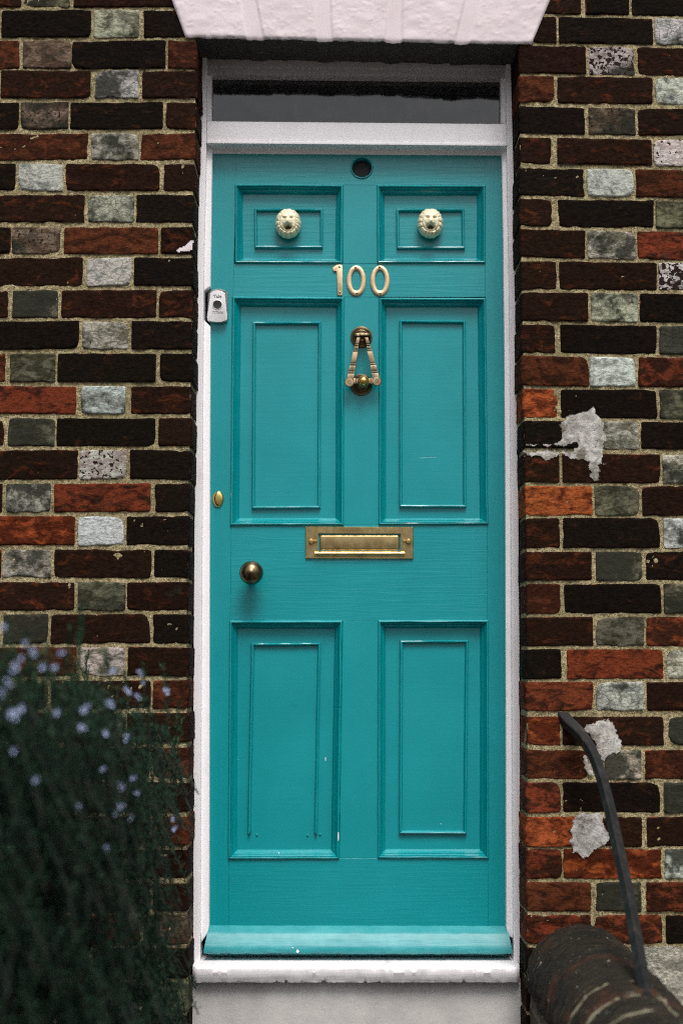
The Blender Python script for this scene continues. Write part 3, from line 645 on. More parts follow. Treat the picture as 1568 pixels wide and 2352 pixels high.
def sweep(name, quad, prof, Y0, parent, mat, step=.012, amp=.0005, skip=(), seed=0):
    """mitred moulding: quad px TL,TR,BR,BL; profile (inset, back-depth) in metres"""
    c = [P(x, y, Y0) for x, y in quad]; c = [np.array(p) for p in c]
    u = (c[1]-c[0]+c[2]-c[3]); u = u/np.linalg.norm(u); v = (c[0]-c[3]+c[1]-c[2]); v = v/np.linalg.norm(v)
    inn = [u-v, -u-v, -u+v, u+v]; V, Fc = [], []
    for sd in range(4):
        if sd in skip: continue
        a, b = c[sd], c[(sd+1) % 4]; na = inn[sd]; nb_ = inn[(sd+1) % 4]; L = np.linalg.norm(b-a); m = max(2, int(L/step)); t = np.linspace(0, 1, m)[:, None]
        rows = []
        for (ti, d) in prof:
            p = (a+na*ti)*(1-t)+(b+nb_*ti)*t; p = p.copy()
            nz = vn(p[:, 0]*45+seed, p[:, 2]*45, ti*300)-.5; nz2 = vn(p[:, 0]*30+seed, p[:, 2]*30, ti*300+9)-.5
            p[:, 1] += d+nz*amp*2; p[:, 2 if sd in (0, 2) else 0] += nz2*amp*2.4; rows.append(p)
        A_ = np.array(rows); off_ = sum(len(x) for x in V); V.append(A_.reshape(-1, 3)); f = grid_faces(len(prof), m, off_); Fc.append(f[:, ::-1])
    return mk(name, np.concatenate(V), np.concatenate(Fc), mat, parent, sharp=38)
PM = [(0, .0010), (.0003, -.0004), (.0016, -.0024), (.0040, -.0034), (.0058, -.0031), (.0068, -.0006), (.0076, -.0012), (.0108, .0018), (.0114, .0036), (.0121, .0032), (.0150, .0052), (.0182, .0086), (.0190, .0104), (.0206, .0122)]
def PMs(w): k = w/.0206; return [(a*k, b*1.9) for a, b in PM]
PB = [(0, .0222), (.0002, .0155), (.0012, .0122), (.0032, .0108), (.0054, .0116), (.0072, .0155), (.0084, .0222)]
panels = [ # outer quad, inner-bead quad, moulding width px
 ([(539, 422.5), (789.4, 424), (787, 606.5), (539, 605.5)], [(582.5, 474.5), (741.5, 474.5), (741.5, 566), (583.5, 566)], 19.5, ()),
 ([(864.2, 424), (1115.2, 424.5), (1115, 606), (865, 606)], [(910, 474.5), (1067.5, 474.5), (1069, 567.5), (911, 567.5)], 20.5, ()),
 ([(532.4, 680.5), (791.4, 682), (790, 1208), (527.8, 1208.5)], [(579.6, 735.5), (737.5, 735), (735.5, 1166.5), (577, 1167.5)], 21.5, ()),
 ([(869.3, 683.5), (1116, 684), (1121.5, 1206), (868.5, 1207)], [(917.5, 731.5), (1070.5, 733), (1072, 1164.5), (917, 1164)], 19.5, ()),
 ([(526.4, 1425), (786.8, 1425), (779, 1974.5), (523, 1975)], [(576, 1477), (736.4, 1476), (728.5, 1920), (567.5, 1920)], 20, (2,)),
 ([(867, 1424), (1122.4, 1423.5), (1122.4, 1973.5), (866, 1973)], [(918.9, 1471), (1076.6, 1470), (1073, 1918.5), (916.5, 1918)], 20, ())]
for k, (q1, q2, wd, skp) in enumerate(panels):
    bm = bmesh.new(); cxp = sum(x for x, y in q1)/4; cyp = sum(y for x, y in q1)/4
    vv = [bm.verts.new(P(x+(8 if x < cxp else -8), y+(8 if y < cyp else -8), YD+.0214)) for x, y in q1]; bm.faces.new(vv)
    bmesh.ops.subdivide_edges(bm, edges=bm.edges[:], cuts=14, use_grid_fill=True)
    for v in bm.verts: v.co.y += (float(vn(v.co.x*12+k, v.co.z*12, 2.0))-.5)*.0012
    pn = from_bm('panel', bm, M['teal_h' if k < 2 else 'teal_p'], door)
    sweep('panel_moulding', q1, PMs(wd*.00108), YD, pn, M['teal_s'], seed=k*11)
    sweep('bead_moulding', q2, PB, YD, pn, M['teal_s'], amp=.0004, skip=skp, seed=k*17)
# weatherboard
def wboard():
    nx = 260; s = np.linspace(0, 1, nx)
    pr = [(YD+.002, 2126, 481.5, 1162.5, YD), (YD-.003, 2127.5, 481, 1163, YD-.003), (YD-.012, 2133, 479.5, 1164, YD-.01), (YD-.024, 2142, 477, 1167, YD-.02), (YD-.028, 2148, 475, 1169, YD-.03), (YD-.034, 2160, 472.5, 1171.5, YD-.034), (YD-.041, 2172, 470, 1174, YD-.041), (YD-.045, 2182, 468, 1175.5, YD-.045), (YD-.044, 2189, 467.5, 1176, YD-.044), (YD-.041, 2191.5, 468, 1175.5, YD-.041), (YD-.01, 2192, 469, 1175, YD-.04), (YD+.002, 2192, 469, 1175, YD-.04)]
    rows = []
    for k, (y, py, xa, xb, Yp) in enumerate(pr):
        a, b = P(xa, py, Yp), P(xb, py+1.0, Yp); X = a.x+(b.x-a.x)*s; Z = a.z+(b.z-a.z)*s
        rg = (fbm(s*50, 0*s+k*.7, 12, 4)-.5)*(.0035 if k >= 8 else .0012)
        rows.append(np.stack([X, y+(vn(s*40, 0*s+k, 3)-.5)*.001, Z+rg], -1))
    A_ = np.array(rows); f = grid_faces(len(pr), nx)[:, ::-1].tolist()
    for c in (0, nx-1): f.append([r*nx+c for r in range(len(pr))])
    mk('weatherboard', A_.reshape(-1, 3), f, M['teal_w'], door, sharp=40)
wboard()
# paint chips on the weatherboard
bm = bmesh.new()
for (px, py, r) in ((683, 2186, 4.2), (672, 2178, 2.0)):
    c = P(px, py, YD-.0475); ring = [bm.verts.new((c.x+r*.001*random.uniform(.7, 1.1)*math.cos(a), YD-.0466 if py > 2180 else YD-.0445, c.z+r*.001*random.uniform(.7, 1.1)*math.sin(a))) for a in np.linspace(0, 6.28, 10)[:-1]]
    bm.faces.new(ring)
from_bm('paint_chip', bm, M['white'], door)
for (px, py, w_, h_, Y_) in ((747.3, 1744, 1.3, 6, YD+.0205), (776.8, 1922, 1.6, 15, YD-.0075), (640, 1960, 1.5, 2.5, YD-.0075), (1012, 1893, 1.2, 1.5, YD+.0205)):
    c = P(px, py, Y_); bm = bmesh.new(); bm.faces.new([bm.verts.new((c.x+w_*.001*math.cos(a)*random.uniform(.6, 1), Y_, c.z+h_*.001*math.sin(a)*random.uniform(.7, 1))) for a in np.linspace(0, 6.28, 9)[:-1]]); from_bm('paint_chip', bm, M['white'], door)
for (px, py) in ((590, 1918), (706, 1919), (573, 1914), (735, 1917)):
    c = P(px, py, YD+.0214); bm = bmesh.new(); lathe_y(bm, c, [(.0034, YD+.0216), (.0026, YD+.0190), (0, YD+.0178)], 12); from_bm('paint_drip', bm, M['teal_s'], door)

# --- letter plate
YP = YD-.006
bm = bmesh.new()
def ringplate(bm, outer, inner, Yf, Yb, bev=.0012):
    """rectangular frame from px quads with bevelled rims"""
    o = [P(x, y, Yf) for x, y in outer]; i = [P(x, y, Yf) for x, y in inner]
    lv = []
    cen = sum(o, Vector())/4
    def sc_(p, d): q_ = Vector(p); s_ = Vector((math.copysign(d, cen.x-p.x), 0, math.copysign(d, cen.z-p.z))); return q_+s_
    rings = [[Vector((p.x, Yb, p.z)) for p in o], [Vector((p.x, Yf+bev, p.z)) for p in o], [sc_(p, bev) for p in o], [sc_(p, -bev) for p in i], [Vector((p.x, Yf+bev, p.z)) for p in i], [Vector((p.x, Yb, p.z)) for p in i]]
    vs_ = [[bm.verts.new(p) for p in r] for r in rings]
    for a, b in zip(vs_[:-1], vs_[1:]):
        for k in range(4): bm.faces.new((a[k], a[(k+1) % 4], b[(k+1) % 4], b[k]))
ringplate(bm, [(701.6, 1209.5), (948.7, 1210.5), (948.7, 1283.5), (701.6, 1282.4)], [(729.4, 1224), (921, 1224.5), (921.5, 1267.5), (729.4, 1267)], YP, YD+.002)
lp = from_bm('letter_plate', bm, M['brass'], door, sharp=30)
bm = bmesh.new()  # dished flap
zt_, zb_ = P(820, 1225, YP).z, P(820, 1267, YP).z; xa, xb = P(730, 1245, YP).x, P(920.5, 1245, YP).x
nxs, nzs = 40, 16; Vf = []
for j in range(nzs):
    for i in range(nxs):
        u_, v_ = i/(nxs-1), j/(nzs-1); ex = min(u_, 1-u_)*(xb-xa); ez = min(v_, 1-v_)*(zt_-zb_)
        e_ = min(ex, ez*1.0); yy = YP+.004+.0075*max(0, 1-e_/.006)**1.5-.0012*math.sin(math.pi*v_)
        Vf.append((xa+(xb-xa)*u_, yy, zb_+(zt_-zb_)*v_))
bm.free(); mk('flap', Vf, grid_faces(nzs, nxs), M['brass'], lp)
bm = bmesh.new()  # rolled lower lip
pr = [(1266, YP-.0002), (1267.5, YP-.004), (1270, YP-.0065), (1273.5, YP-.007), (1276.5, YP-.005), (1278, YP-.0002)]; rows = []
for py, y in pr:
    rows.append([bm.verts.new((P(x, py, YP).x, y, P(820, py, YP).z)) for x in (722, 724, 727, 922, 926, 929)])
for a, b in zip(rows[:-1], rows[1:]):
    for k in range(5): bm.faces.new((a[k], a[k+1], b[k+1], b[k]))
for k in (0, 5): bm.faces.new([r[k] for r in rows])
from_bm('lip', bm, M['brass'], lp, sharp=50)
for px in (714.2, 937.6):
    c = P(px, 1244, YP); bm = bmesh.new(); r = .0068
    lathe_y(bm, c, [(r*.75, YP+.001), (r*.8, YP-.004), (r, YP-.006), (r, YP-.009), (r*.75, YP-.0118), (0, YP-.0125)], 20)
    sx_ = 1 if px < 800 else -1; a, b = c.x+sx_*.006, c.x+sx_*.0145
    prism(bm, [(min(a, b), YP-.005, c.z-.001), (max(a, b), YP-.005, c.z-.001), (max(a, b), YP-.005, c.z+.0045), (min(a, b), YP-.005, c.z+.0045)], YP+.001, .001)
    from_bm('screw', bm, M['brass_bright'], lp)
# --- knob
c = P(577.5, 1316, YD-.05); cz = Vector((c.x, YD, c.z)); bm = bmesh.new(); R = .0298
pr = [(.0, YD-.026-2*R+.0)]; 
for k in range(1, 15): a = math.pi*k/16; pr.append((R*math.sin(a), YD-.026-R-R*math.cos(a)*.92+.001))
pr += [(.011, YD-.022), (.010, YD-.010), (.013, YD-.006), (.018, YD-.004), (.019, YD)]
lathe_y(bm, cz, pr, 48); from_bm('door_knob', bm, M['brass_dark'], door, sharp=60)
# --- oval lock cover
c = P(500.8, 1146.6, YD); V = []; nr_, nt_ = 10, 36
for i in range(nr_+1):
    r = i/nr_
    for k in range(nt_):
        a = 2*math.pi*k/nt_; V.append((c.x+.0148*r*math.cos(a), YD-.0075*math.sqrt(max(0, 1-r**4)), c.z+.0213*r*math.sin(a)))
mk('lock_cover', V, grid_faces(nr_+1, nt_, wrap=True), M['brass_bright'], door)
# --- night latch
def shape(pts, cx, cy, k=1.0): return [(450.8+x/12.87, 633.5+y/12.87) for x, y in pts]
back = shape([(330, 1000), (345, 480), (430, 430), (520, 392), (620, 372), (720, 378), (810, 410), (880, 455), (925, 490), (925, 1010), (925, 1290), (320, 1290)], 0, 0)
frontp = [(387, 530), (430, 478), (500, 440), (580, 422), (660, 420), (740, 438), (805, 470), (862, 520), (862, 975), (880, 1010), (908, 1080), (908, 1270), (890, 1310), (860, 1325), (760, 1345), (660, 1352), (560, 1350), (460, 1338), (350, 1322), (322, 1290), (318, 1240), (322, 1075), (355, 1010), (378, 975)]
bm = bmesh.new(); pprism(bm, back, YD-.008, YD+.001, .0015); lk = from_bm('night_latch', bm, M['lock_dark'], door)
YL = YD-.017
bm = bmesh.new(); pprism(bm, shape(frontp, 0, 0), YL, YD-.004, .0022, 3); fp = from_bm('face_plate', bm, M['lock'], lk)
c = P(*[(450.8+620/12.87), (633.5+850/12.87)], YL); bm = bmesh.new()
lathe_y(bm, c, [(.0135, YL+.002), (.0130, YL-.0012), (.0118, YL-.0016), (.0108, YL+.0)], 40); from_bm('keyhole_ring', bm, M['lock'], lk)
bm = bmesh.new(); lathe_y(bm, c, [(.0110, YL-.0004), (.0100, YL-.0002), (0, YL-.0002)], 40)
from_bm('keyhole', bm, M['black'], lk)
def text(body, px, py, Y, size, parent, shear=0, bold=0.0):
    cu = bpy.data.curves.new('t', 'FONT'); cu.body = body; cu.size = size; cu.align_x = 'CENTER'; cu.align_y = 'CENTER'; cu.shear = shear; cu.extrude = .0002; cu.offset = bold
    ob = bpy.data.objects.new('t', cu); COL.objects.link(ob); bpy.context.view_layer.update()
    me = bpy.data.meshes.new_from_object(ob.evaluated_get(bpy.context.evaluated_depsgraph_get())); COL.objects.unlink(ob); bpy.data.objects.remove(ob)
    c = P(px, py, Y); V = [(c.x+v.co.x, Y-v.co.z, c.z+v.co.y) for v in me.vertices]; Fc = [list(p.vertices) for p in me.polygons]
    return mk('lettering', V, Fc, M['letter'], parent, smooth=False)
text('Yale', 450.8+625/12.87, 633.5+600/12.87, YL-.0003, .0125, lk, 0, .0002)
text('TITAN', 450.8+620/12.87, 633.5+1080/12.87, YL-.0003, .0098, lk, .3, .0001)
# --- numerals
YN = YD-.0045
def nb(x, y): return (749.3+x/9.533, 590.9+y/9.533)
def screw(px, py, Y, r, parent, mat='screw'):
    c = P(px, py, Y); bm = bmesh.new(); lathe_y(bm, c, [(r, Y+.001), (r, Y-.0006), (r*.6, Y-.0013), (0, Y-.0015)], 14); return from_bm('screw', bm, M[mat], parent)
bm = bmesh.new(); one = [(240, 820), (240, 292), (205, 285), (180, 300), (158, 308), (148, 270), (135, 225), (170, 195), (210, 170), (250, 157), (300, 153), (352, 160), (354, 500), (356, 822), (300, 832)]
pprism(bm, [nb(*p) for p in one], YN, YD+.001, .0013); d1 = from_bm('number_digit', bm, M['brass_satin'], door)
for p in ((288, 205), (298, 765)): screw(*nb(*p), YN, .0028, d1)
for (ox, sc2) in ((654, ((640, 218), (668, 782))), (1174, ((1165, 212), (1180, 785)))):
    V = []; nt_ = 56; prof = [(1.0, YD+.001), (1.0, YN+.0012), (.95, YN+.0002), (.88, YN-.0003), (.52, YN-.0003), (.50, YN), (0, YN+.0012), (0, YD+.001)]
    for (t, y) in [(0, YD+.001), (0, YN+.0013), (.12, YN), (.5, YN-.0005), (.88, YN), (1, YN+.0013), (1, YD+.001)]:
        for k in range(nt_):
            a = 2*math.pi*k/nt_; ca_, sa_ = math.cos(a), math.sin(a)
            xo, zo = 214*math.copysign(abs(ca_)**.92, ca_), 334*sa_; xi, zi = 102*ca_, 228*sa_
            px, py = nb(ox+(xo*(1-t)+xi*t), 503-(zo*(1-t)+(zi+4)*t)); q_ = P(px, py, YN); V.append((q_.x, y, q_.z))
    dg = mk('number_digit', V, grid_faces(7, nt_, wrap=True), M['brass_satin'], door, sharp=50)
    for p in sc2: screw(*nb(*p), YN, .0030, dg)
# --- knocker
def kp(x, y): return (731+x/7.15, 718.8+y/7.15)
def rose(c, R): return [(0, YD-.012), (R*.45, YD-.0115), (R*.50, YD-.0095), (R*.56, YD-.0105), (R*.64, YD-.0095), (R*.68, YD-.0075), (R*.76, YD-.0085), (R*.84, YD-.007), (R*.88, YD-.005), (R*.96, YD-.0045), (R, YD-.002), (R, YD+.001)]
bm = bmesh.new(); c1 = P(*kp(705, 395), YD); c2 = P(*kp(703, 1180), YD); R = .0285
lathe_y(bm, c1, rose(c1, R), 48)
prism(bm, [tuple(P(*kp(x, y), YD-.03)) for x, y in ((600, 325), (840, 325), (840, 375), (600, 375))], YD-.008, .002, 2)
kn = from_bm('door_knocker', bm, M['brass_dark'], door, sharp=45)
bm = bmesh.new(); lathe_y(bm, c2, rose(c2, R), 48); from_bm('strike_plate', bm, M['brass_dark'], kn, sharp=45)
YK = YD-.034
for sx_, (xt, yt, xb_, yb_) in ((-1, (655, 400, 510, 1135)), (1, (790, 400, 958, 1118))):
    bm = bmesh.new()
    def at(t, wd):
        x = xt+(xb_-xt)*t; y = yt+(yb_-yt)*t; return (x-wd/2, y), (x+wd/2, y)
    segs = [(0, .135, 52), (.158, .175, 58), (.198, .252, 64), (.275, .295, 72), (.318, .56, 84), (.583, .605, 94), (.628, .74, 100), (.763, .785, 106), (.808, .93, 110)]
    core = [at(0, 44)[0], at(0, 44)[1], at(.93, 96)[1], at(.93, 96)[0]]
    pprism(bm, [kp(*p) for p in core], YK+.0045, YK+.009, 0, mi=1)
    for a, b, wd in segs:
        q_ = [at(a, wd)[0], at(a, wd)[1], at(b, wd*1.03)[1], at(b, wd*1.03)[0]]; pprism(bm, [kp(*p) for p in q_], YK, YK+.0085, .0007)
    c = P(*kp(xb_, yb_), YK); lathe_y(bm, c, [(0, YK-.0008), (.0025, YK-.0008), (.0030, YK+.0004), (.0042, YK+.0004), (.0046, YK-.0008), (.0103, YK-.0006), (.0117, YK+.0008), (.0117, YK+.009)], 28)
    for t in (.222, .68):
        x, y = xt+(xb_-xt)*t, yt+(yb_-yt)*t; c_ = P(*kp(x, y), YK); rr = .0028 if t < .5 else .0042
        lathe_y(bm, c_, [(rr, YK+.0004), (rr*.9, YK-.0009), (rr*.65, YK-.0009), (rr*.55, YK+.0002), (rr*.3, YK+.0002), (rr*.25, YK-.0008), (0, YK-.001)], 18)
    xin = 612 if sx_ < 0 else 862
    pprism(bm, [kp(*p) for p in ((xb_, 1078), (xin, 1066), (xin, 1155), (xb_, 1165))], YK+.001, YK+.009, .0012)
    from_bm('arm', bm, [M['brass_arm'], M['screw']], kn, sharp=30)
bm = bmesh.new()
pprism(bm, [kp(*p) for p in ((618, 1072), (858, 1068), (858, 1150), (618, 1152))], YK+.002, YK+.012, .0025)
c = P(*kp(738, 1118), YK); lathe_y(bm, c, [(.0150, YD-.012), (.0152, YK+.004), (.0146, YK-.001), (.0130, YK-.0025), (.0118, YK-.001)], 36); from_bm('cross_piece', bm, M['brass_arm'], kn, sharp=50)
bm = bmesh.new(); pr = [(0, YK-.0125)]+[(.0125*math.sin(math.pi/2*k/8), YK-.0005-.012*math.cos(math.pi/2*k/8)) for k in range(1, 9)]
lathe_y(bm, c, pr, 32); from_bm('ball', bm, M['brass_bright'], kn, sharp=80)
# hinge pin of the knocker
bm = bmesh.new(); pprism(bm, [kp(*p) for p in ((628, 330), (676, 330), (676, 368), (628, 368))], YK-.002, YD-.02, .001); pprism(bm, [kp(*p) for p in ((682, 324), (752, 324), (752, 362), (682, 362))], YK-.003, YD-.02, .001); pprism(bm, [kp(*p) for p in ((757, 326), (803, 326), (803, 362), (757, 362))], YK-.002, YD-.02, .001)
from_bm('hinge', bm, M['brass_satin'], kn, sharp=30)
# --- lion heads
def lion(cx, cy, rot):
    c = P(cx, cy, YD+.005); nr_, nt_ = 46, 120
    rr = np.linspace(0, 1, nr_)[:, None]; th = np.linspace(0, 2*math.pi, nt_, endpoint=False)[None, :]
    th0 = th; th = th+.10*np.sin(3*th+rot*40)+.06*np.sin(5*th+2); lob = np.abs(np.sin(7.5*th+.4)); out = 1+.045*lob*(rr**2)
    shp = 1+.05*np.sin(th)-.02*np.cos(2*th)-.05*np.sin(th)*np.cos(th)**2
    u = rr*np.cos(th0)*out*shp; v = rr*np.sin(th0)*out
    G = lambda a, b, sa, sb: np.exp(-((u-a)/sa)**2-((v-b)/sb)**2)
    h = .020*(1-rr**5)**.5
    h = h+.006*G(0, .05, .34, .55)+.0065*G(0, -.10, .26, .20)+.003*G(.13, -.20, .11, .10)+.003*G(-.13, -.20, .11, .10)+.0028*G(0, -.04, .10, .09)
    h = h+.0022*G(.25, .35, .18, .07)+.0022*G(-.25, .35, .18, .07)-.0042*G(.25, .21, .12, .06)-.0042*G(-.25, .21, .12, .06)-.0012*G(0, .55, .05, .2)
    mouth = G(0, -.44, .30, .15); h = h-.0115*mouth+.004*G(0, -.50, .09, .05)
    mane = np.clip((rr-.66)/.10, 0, 1)*np.clip((1.02-rr)/.1, 0, 1)
    groove = 1-np.clip(np.abs(np.sin(7.5*th+.4+3.0*(rr-.8)))*1.9, 0, 1)
    amp = np.clip(1.15-.9*np.clip(np.sin(th0), 0, 1), .2, 1)
    h = h-.0034*mane*groove*amp-.0022*np.exp(-((rr-.68)/.045)**2)*amp
    h = h+(vn(u*9, v*9, 3)-.5)*.0014
    X = c.x+.0332*(u*math.cos(rot)-v*math.sin(rot)); Z = c.z+.0380*(u*math.sin(rot)+v*math.cos(rot)); Y = YD+.009-.006-h-.006*(1-rr**8)
    Y = np.minimum(Y, YD+.008)
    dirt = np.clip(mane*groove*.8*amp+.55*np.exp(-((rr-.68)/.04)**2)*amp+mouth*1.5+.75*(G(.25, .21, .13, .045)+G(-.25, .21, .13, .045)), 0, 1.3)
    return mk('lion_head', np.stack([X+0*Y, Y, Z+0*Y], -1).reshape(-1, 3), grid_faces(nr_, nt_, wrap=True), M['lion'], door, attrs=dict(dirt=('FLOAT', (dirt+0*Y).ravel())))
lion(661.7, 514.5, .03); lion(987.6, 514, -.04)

# ------------------------------------------------------------------ doorstep, dark hall
bm = bmesh.new(); pts = [P(443, 2250, .095), P(1195.5, 2250, .095)]
xa, xb, zt_ = pts[0].x, pts[1].x, pts[0].z
nx, nz = 120, 100; X, Z = np.meshgrid(np.linspace(xa-.006, xb+.006, nx), np.linspace(0, zt_, nz)); Y = .095+(fbm(X*8, Z*8, 3, 3)-.5)*.006
V = np.stack([X, Y, Z], -1).reshape(-1, 3).tolist(); f = grid_faces(nz, nx).tolist(); b0 = len(V)
V += [(xa-.006, .3, 0), (xb+.006, .3, 0), (xb+.006, .3, zt_), (xa-.006, .3, zt_)]; f += [(0, nx-1, b0+1, b0), (nx*nz-1, nx*(nz-1), b0+3, b0+2), (b0, b0+1, b0+2, b0+3)]
bm.free()
stp = mk('doorstep', V, f, M['step'], org=(0, .1, 0), sharp=40); tag(stp, 'grey painted block under the white sill of the door', 'doorstep')
bm = bmesh.new(); x0, x1, y0, y1, z0, z1 = -.75, .75, .27, 3.0, .0, 3.0
V = [(x0, y0, z0), (x1, y0, z0), (x1, y1, z0), (x0, y1, z0), (x0, y0, z1), (x1, y0, z1), (x1, y1, z1), (x0, y1, z1)]
bm.free(); hl = mk('hallway', V, [(0, 1, 2, 3), (4, 7, 6, 5), (1, 5, 6, 2), (2, 6, 7, 3), (3, 7, 4, 0)], M['hall'], smooth=False); tag(hl, kind='structure')

# ------------------------------------------------------------------ garden wall with half-round coping
rc_ = P(1328, 2121, 0); RC = .128; cx = rc_.x; czc = rc_.z-RC
gw = thing('garden_wall', (cx, -.6, 0), 'low garden wall with dark half round brick coping at right of the step', 'wall')
def coping():
    L0, L1 = .004, -1.55; V, Fc, mi = [], [], []; off_ = 0
    y = L0; k = 0; na = 90
    th = np.linspace(-.12, math.pi+.12, na)
    while y > L1:
        ln_ = .104+rng.uniform(-.006, .006); jw = .013
        ys = np.concatenate([[y, y-.002, y-.005], np.linspace(y-.009, y-ln_+.009, 14), [y-ln_+.005, y-ln_+.002, y-ln_]])
        Yg, Tg = np.meshgrid(ys, th, indexing='ij')
        d = np.minimum(np.abs(Yg-y), np.abs(Yg-(y-ln_)))
        dj = np.abs(Tg-(math.pi*.40+.03*math.sin(k)))*RC
        r = RC+rng.uniform(-.003, .003)-np.clip(1-d/.011, 0, 1)**2*.012-np.clip(1-dj/.011, 0, 1)**2*.010
        r = r+(fbm(Tg*9, Yg*60+k, k, 4)-.5)*.009+(fbm(Tg*1.6, Yg*95, 3+k, 3)-.5)*.014
        V.append(np.stack([cx+r*np.cos(Tg), Yg, czc+r*np.sin(Tg)], -1).reshape(-1, 3)); f = grid_faces(len(ys), na, off_); Fc.append(f); mi += [0]*len(f); off_ += len(ys)*na
        y -= ln_+jw; k += 1
    ys = np.arange(L0, L1, -.006); Yg, Tg = np.meshgrid(ys, th, indexing='ij'); r = RC-.0085+np.where(Yg < -.5, .0045, -.002)+(fbm(Tg*12, Yg*40, 2, 3)-.5)*.005
    V.append(np.stack([cx+r*np.cos(Tg), Yg, czc+r*np.sin(Tg)], -1).reshape(-1, 3)); f = grid_faces(len(ys), na, off_); Fc.append(f); mi += list(np.where(np.repeat(ys[:-1], na-1) < -.50, 1, 0))
    mk('coping', np.concatenate(V), np.concatenate(Fc), [M['coping'], M['joint']], gw, mi=mi)
coping()
# body of the wall: coursed brick on both faces and the end
n = NB('garden_wall_brick'); bt = n.n('ShaderNodeTexBrick'); tc = n.n('ShaderNodeTexCoord'); mp = n.n('ShaderNodeMapping'); mp.inputs['Rotation'].default_value = (math.pi/2, 0, math.pi/2)
sp_ = n.n('ShaderNodeSeparateXYZ'); cb_ = n.n('ShaderNodeCombineXYZ'); n.l(tc.outputs['Object'], sp_.inputs[0]); n.l(n.math('ADD', sp_.outputs[0], sp_.outputs[1]), cb_.inputs[0]); n.l(sp_.outputs[2], cb_.inputs[1])
n.l(cb_.outputs[0], bt.inputs['Vector']); bt.inputs['Scale'].default_value = 1; bt.inputs['Brick Width'].default_value = .225; bt.inputs['Row Height'].default_value = .075; bt.inputs['Mortar Size'].default_value = .006
bt.inputs['Color1'].default_value = (.045, .028, .018, 1); bt.inputs['Color2'].default_value = (.08, .035, .02, 1); bt.inputs['Mortar'].default_value = (.13, .12, .075, 1)
no = n.noise(n.geo(), 30, 6, .7); cc = n.mix(n.ramp(no, .4, .7, 0, .8), bt.outputs[0], (.03, .032, .02)); M['gbrick'] = n.fin(cc, .9, 0, n.bump(n.math('SUBTRACT', no, bt.outputs[1]), .8, .006))
ny, nz = 160, 60; V, Fc = [], []; off_ = 0
for sg in (-1, 1):
    Yg, Zg = np.meshgrid(np.linspace(.002, -1.55, ny), np.linspace(0, czc+.01, nz)); X = cx+sg*(RC-.012)+sg*(fbm(Yg*20, Zg*20, 4+sg, 4)-.5)*.010
    V.append(np.stack([X, Yg, Zg], -1).reshape(-1, 3)); Fc.append(grid_faces(nz, ny, off_)); off_ += ny*nz
V.append(np.array([(cx-RC+.012, -1.55, 0), (cx+RC-.012, -1.55, 0), (cx+RC-.012, -1.55, czc+.01), (cx-RC+.012, -1.55, czc+.01)])); Fc.append(np.array([[off_, off_+1, off_+2, off_+3]]))
th = np.linspace(0, math.pi, 24); end = np.stack([cx+(RC-.004)*np.cos(th), np.full(24, -1.55), czc+(RC-.004)*np.sin(th)], -1)
o = mk('wall_body', np.concatenate(V+[end]), np.concatenate(Fc).tolist()+[list(range(off_+4, off_+28))], M['gbrick'], gw)

# ------------------------------------------------------------------ concrete ledge right of the garden wall
zc = P(1500, 2176, 0).z; X, Y = np.meshgrid(np.arange(cx+.05, 1.35, .006), np.arange(.002, -1.3, -.006))
Z = zc+(fbm(X*30, Y*30, 1, 5)-.5)*.014+(vn(X*120, Y*120, 2)-.5)*.004
nr, nc = X.shape; V = np.stack([X, Y, Z], -1).reshape(-1, 3).tolist(); f = grid_faces(nr, nc)[:, ::-1].tolist(); b0 = len(V)
V += [(cx+.05, .002, 0), (1.35, .002, 0), (1.35, -1.3, 0), (cx+.05, -1.3, 0)]
fr = [(nr-1)*nc+k for k in range(nc)]; f.append(fr+[b0+2, b0+3]); f.append([r*nc for r in range(nr)][::-1]+[b0, b0+3]); f.append([r*nc+nc-1 for r in range(nr)]+[b0+2, b0+1])
cl = mk('concrete_ledge', V, f, M['concrete'], org=(1.0, -.6, 0)); tag(cl, 'rough grey concrete ledge at the foot of the brick wall, right of the coping', 'ledge')

# ------------------------------------------------------------------ iron handrail
pth = [(430, -15, .02), (480, 45, -.005), (560, 120, -.035), (630, 210, -.065), (685, 310, -.095), (730, 430, -.125), (768, 560, -.16), (812, 740, -.21), (858, 950, -.275), (900, 1150, -.335), (945, 1360, -.40), (985, 1580, -.47), (1022, 1800, -.545), (1060, 2000, -.62), (1080, 2095, -.66), (1092, 2190, -.70)]
pt3 = [P(1157.4+x/3.3246, 1644.7+y/3.3246, Y) for x, y, Y in pth]
def catmull(p, m=6):
    out = []
    for i in range(len(p)-1):
        a, b, c_, d = p[max(i-1, 0)], p[i], p[i+1], p[min(i+2, len(p)-1)]
        for k in range(m):
            t = k/m; out.append(.5*((2*b)+(c_-a)*t+(2*a-5*b+4*c_-d)*t*t+(3*b-3*c_+d-a)*t**3))
    return out+[p[-1]]
pp = catmull(pt3); V = []; hw = .0098
for i, p in enumerate(pp):
    t = (pp[min(i+1, len(pp)-1)]-pp[max(i-1, 0)]).normalized(); s1 = t.cross(Vector((0, 1, 0))).normalized(); s2 = t.cross(s1).normalized()
    k = 1.35-.35*min(1, i/26); ang = math.radians(62)
    for q_ in range(8):
        a = ang+math.pi/2*(q_//2)+(-.10 if q_ % 2 == 0 else .10)+math.pi/4; r = hw*1.36*k
        V.append(p+s1*r*math.cos(a)+s2*r*math.sin(a))
f = grid_faces(len(pp), 8, wrap=True).tolist()+[list(range(8)), list(range((len(pp)-1)*8, len(pp)*8))]
b_ = pt3[-1]; hr = mk('handrail', V, f, M['iron'], org=tuple(b_), sharp=30)
tag(hr, 'curved black iron bar running from the brick wall down to the garden wall coping', 'handrail')

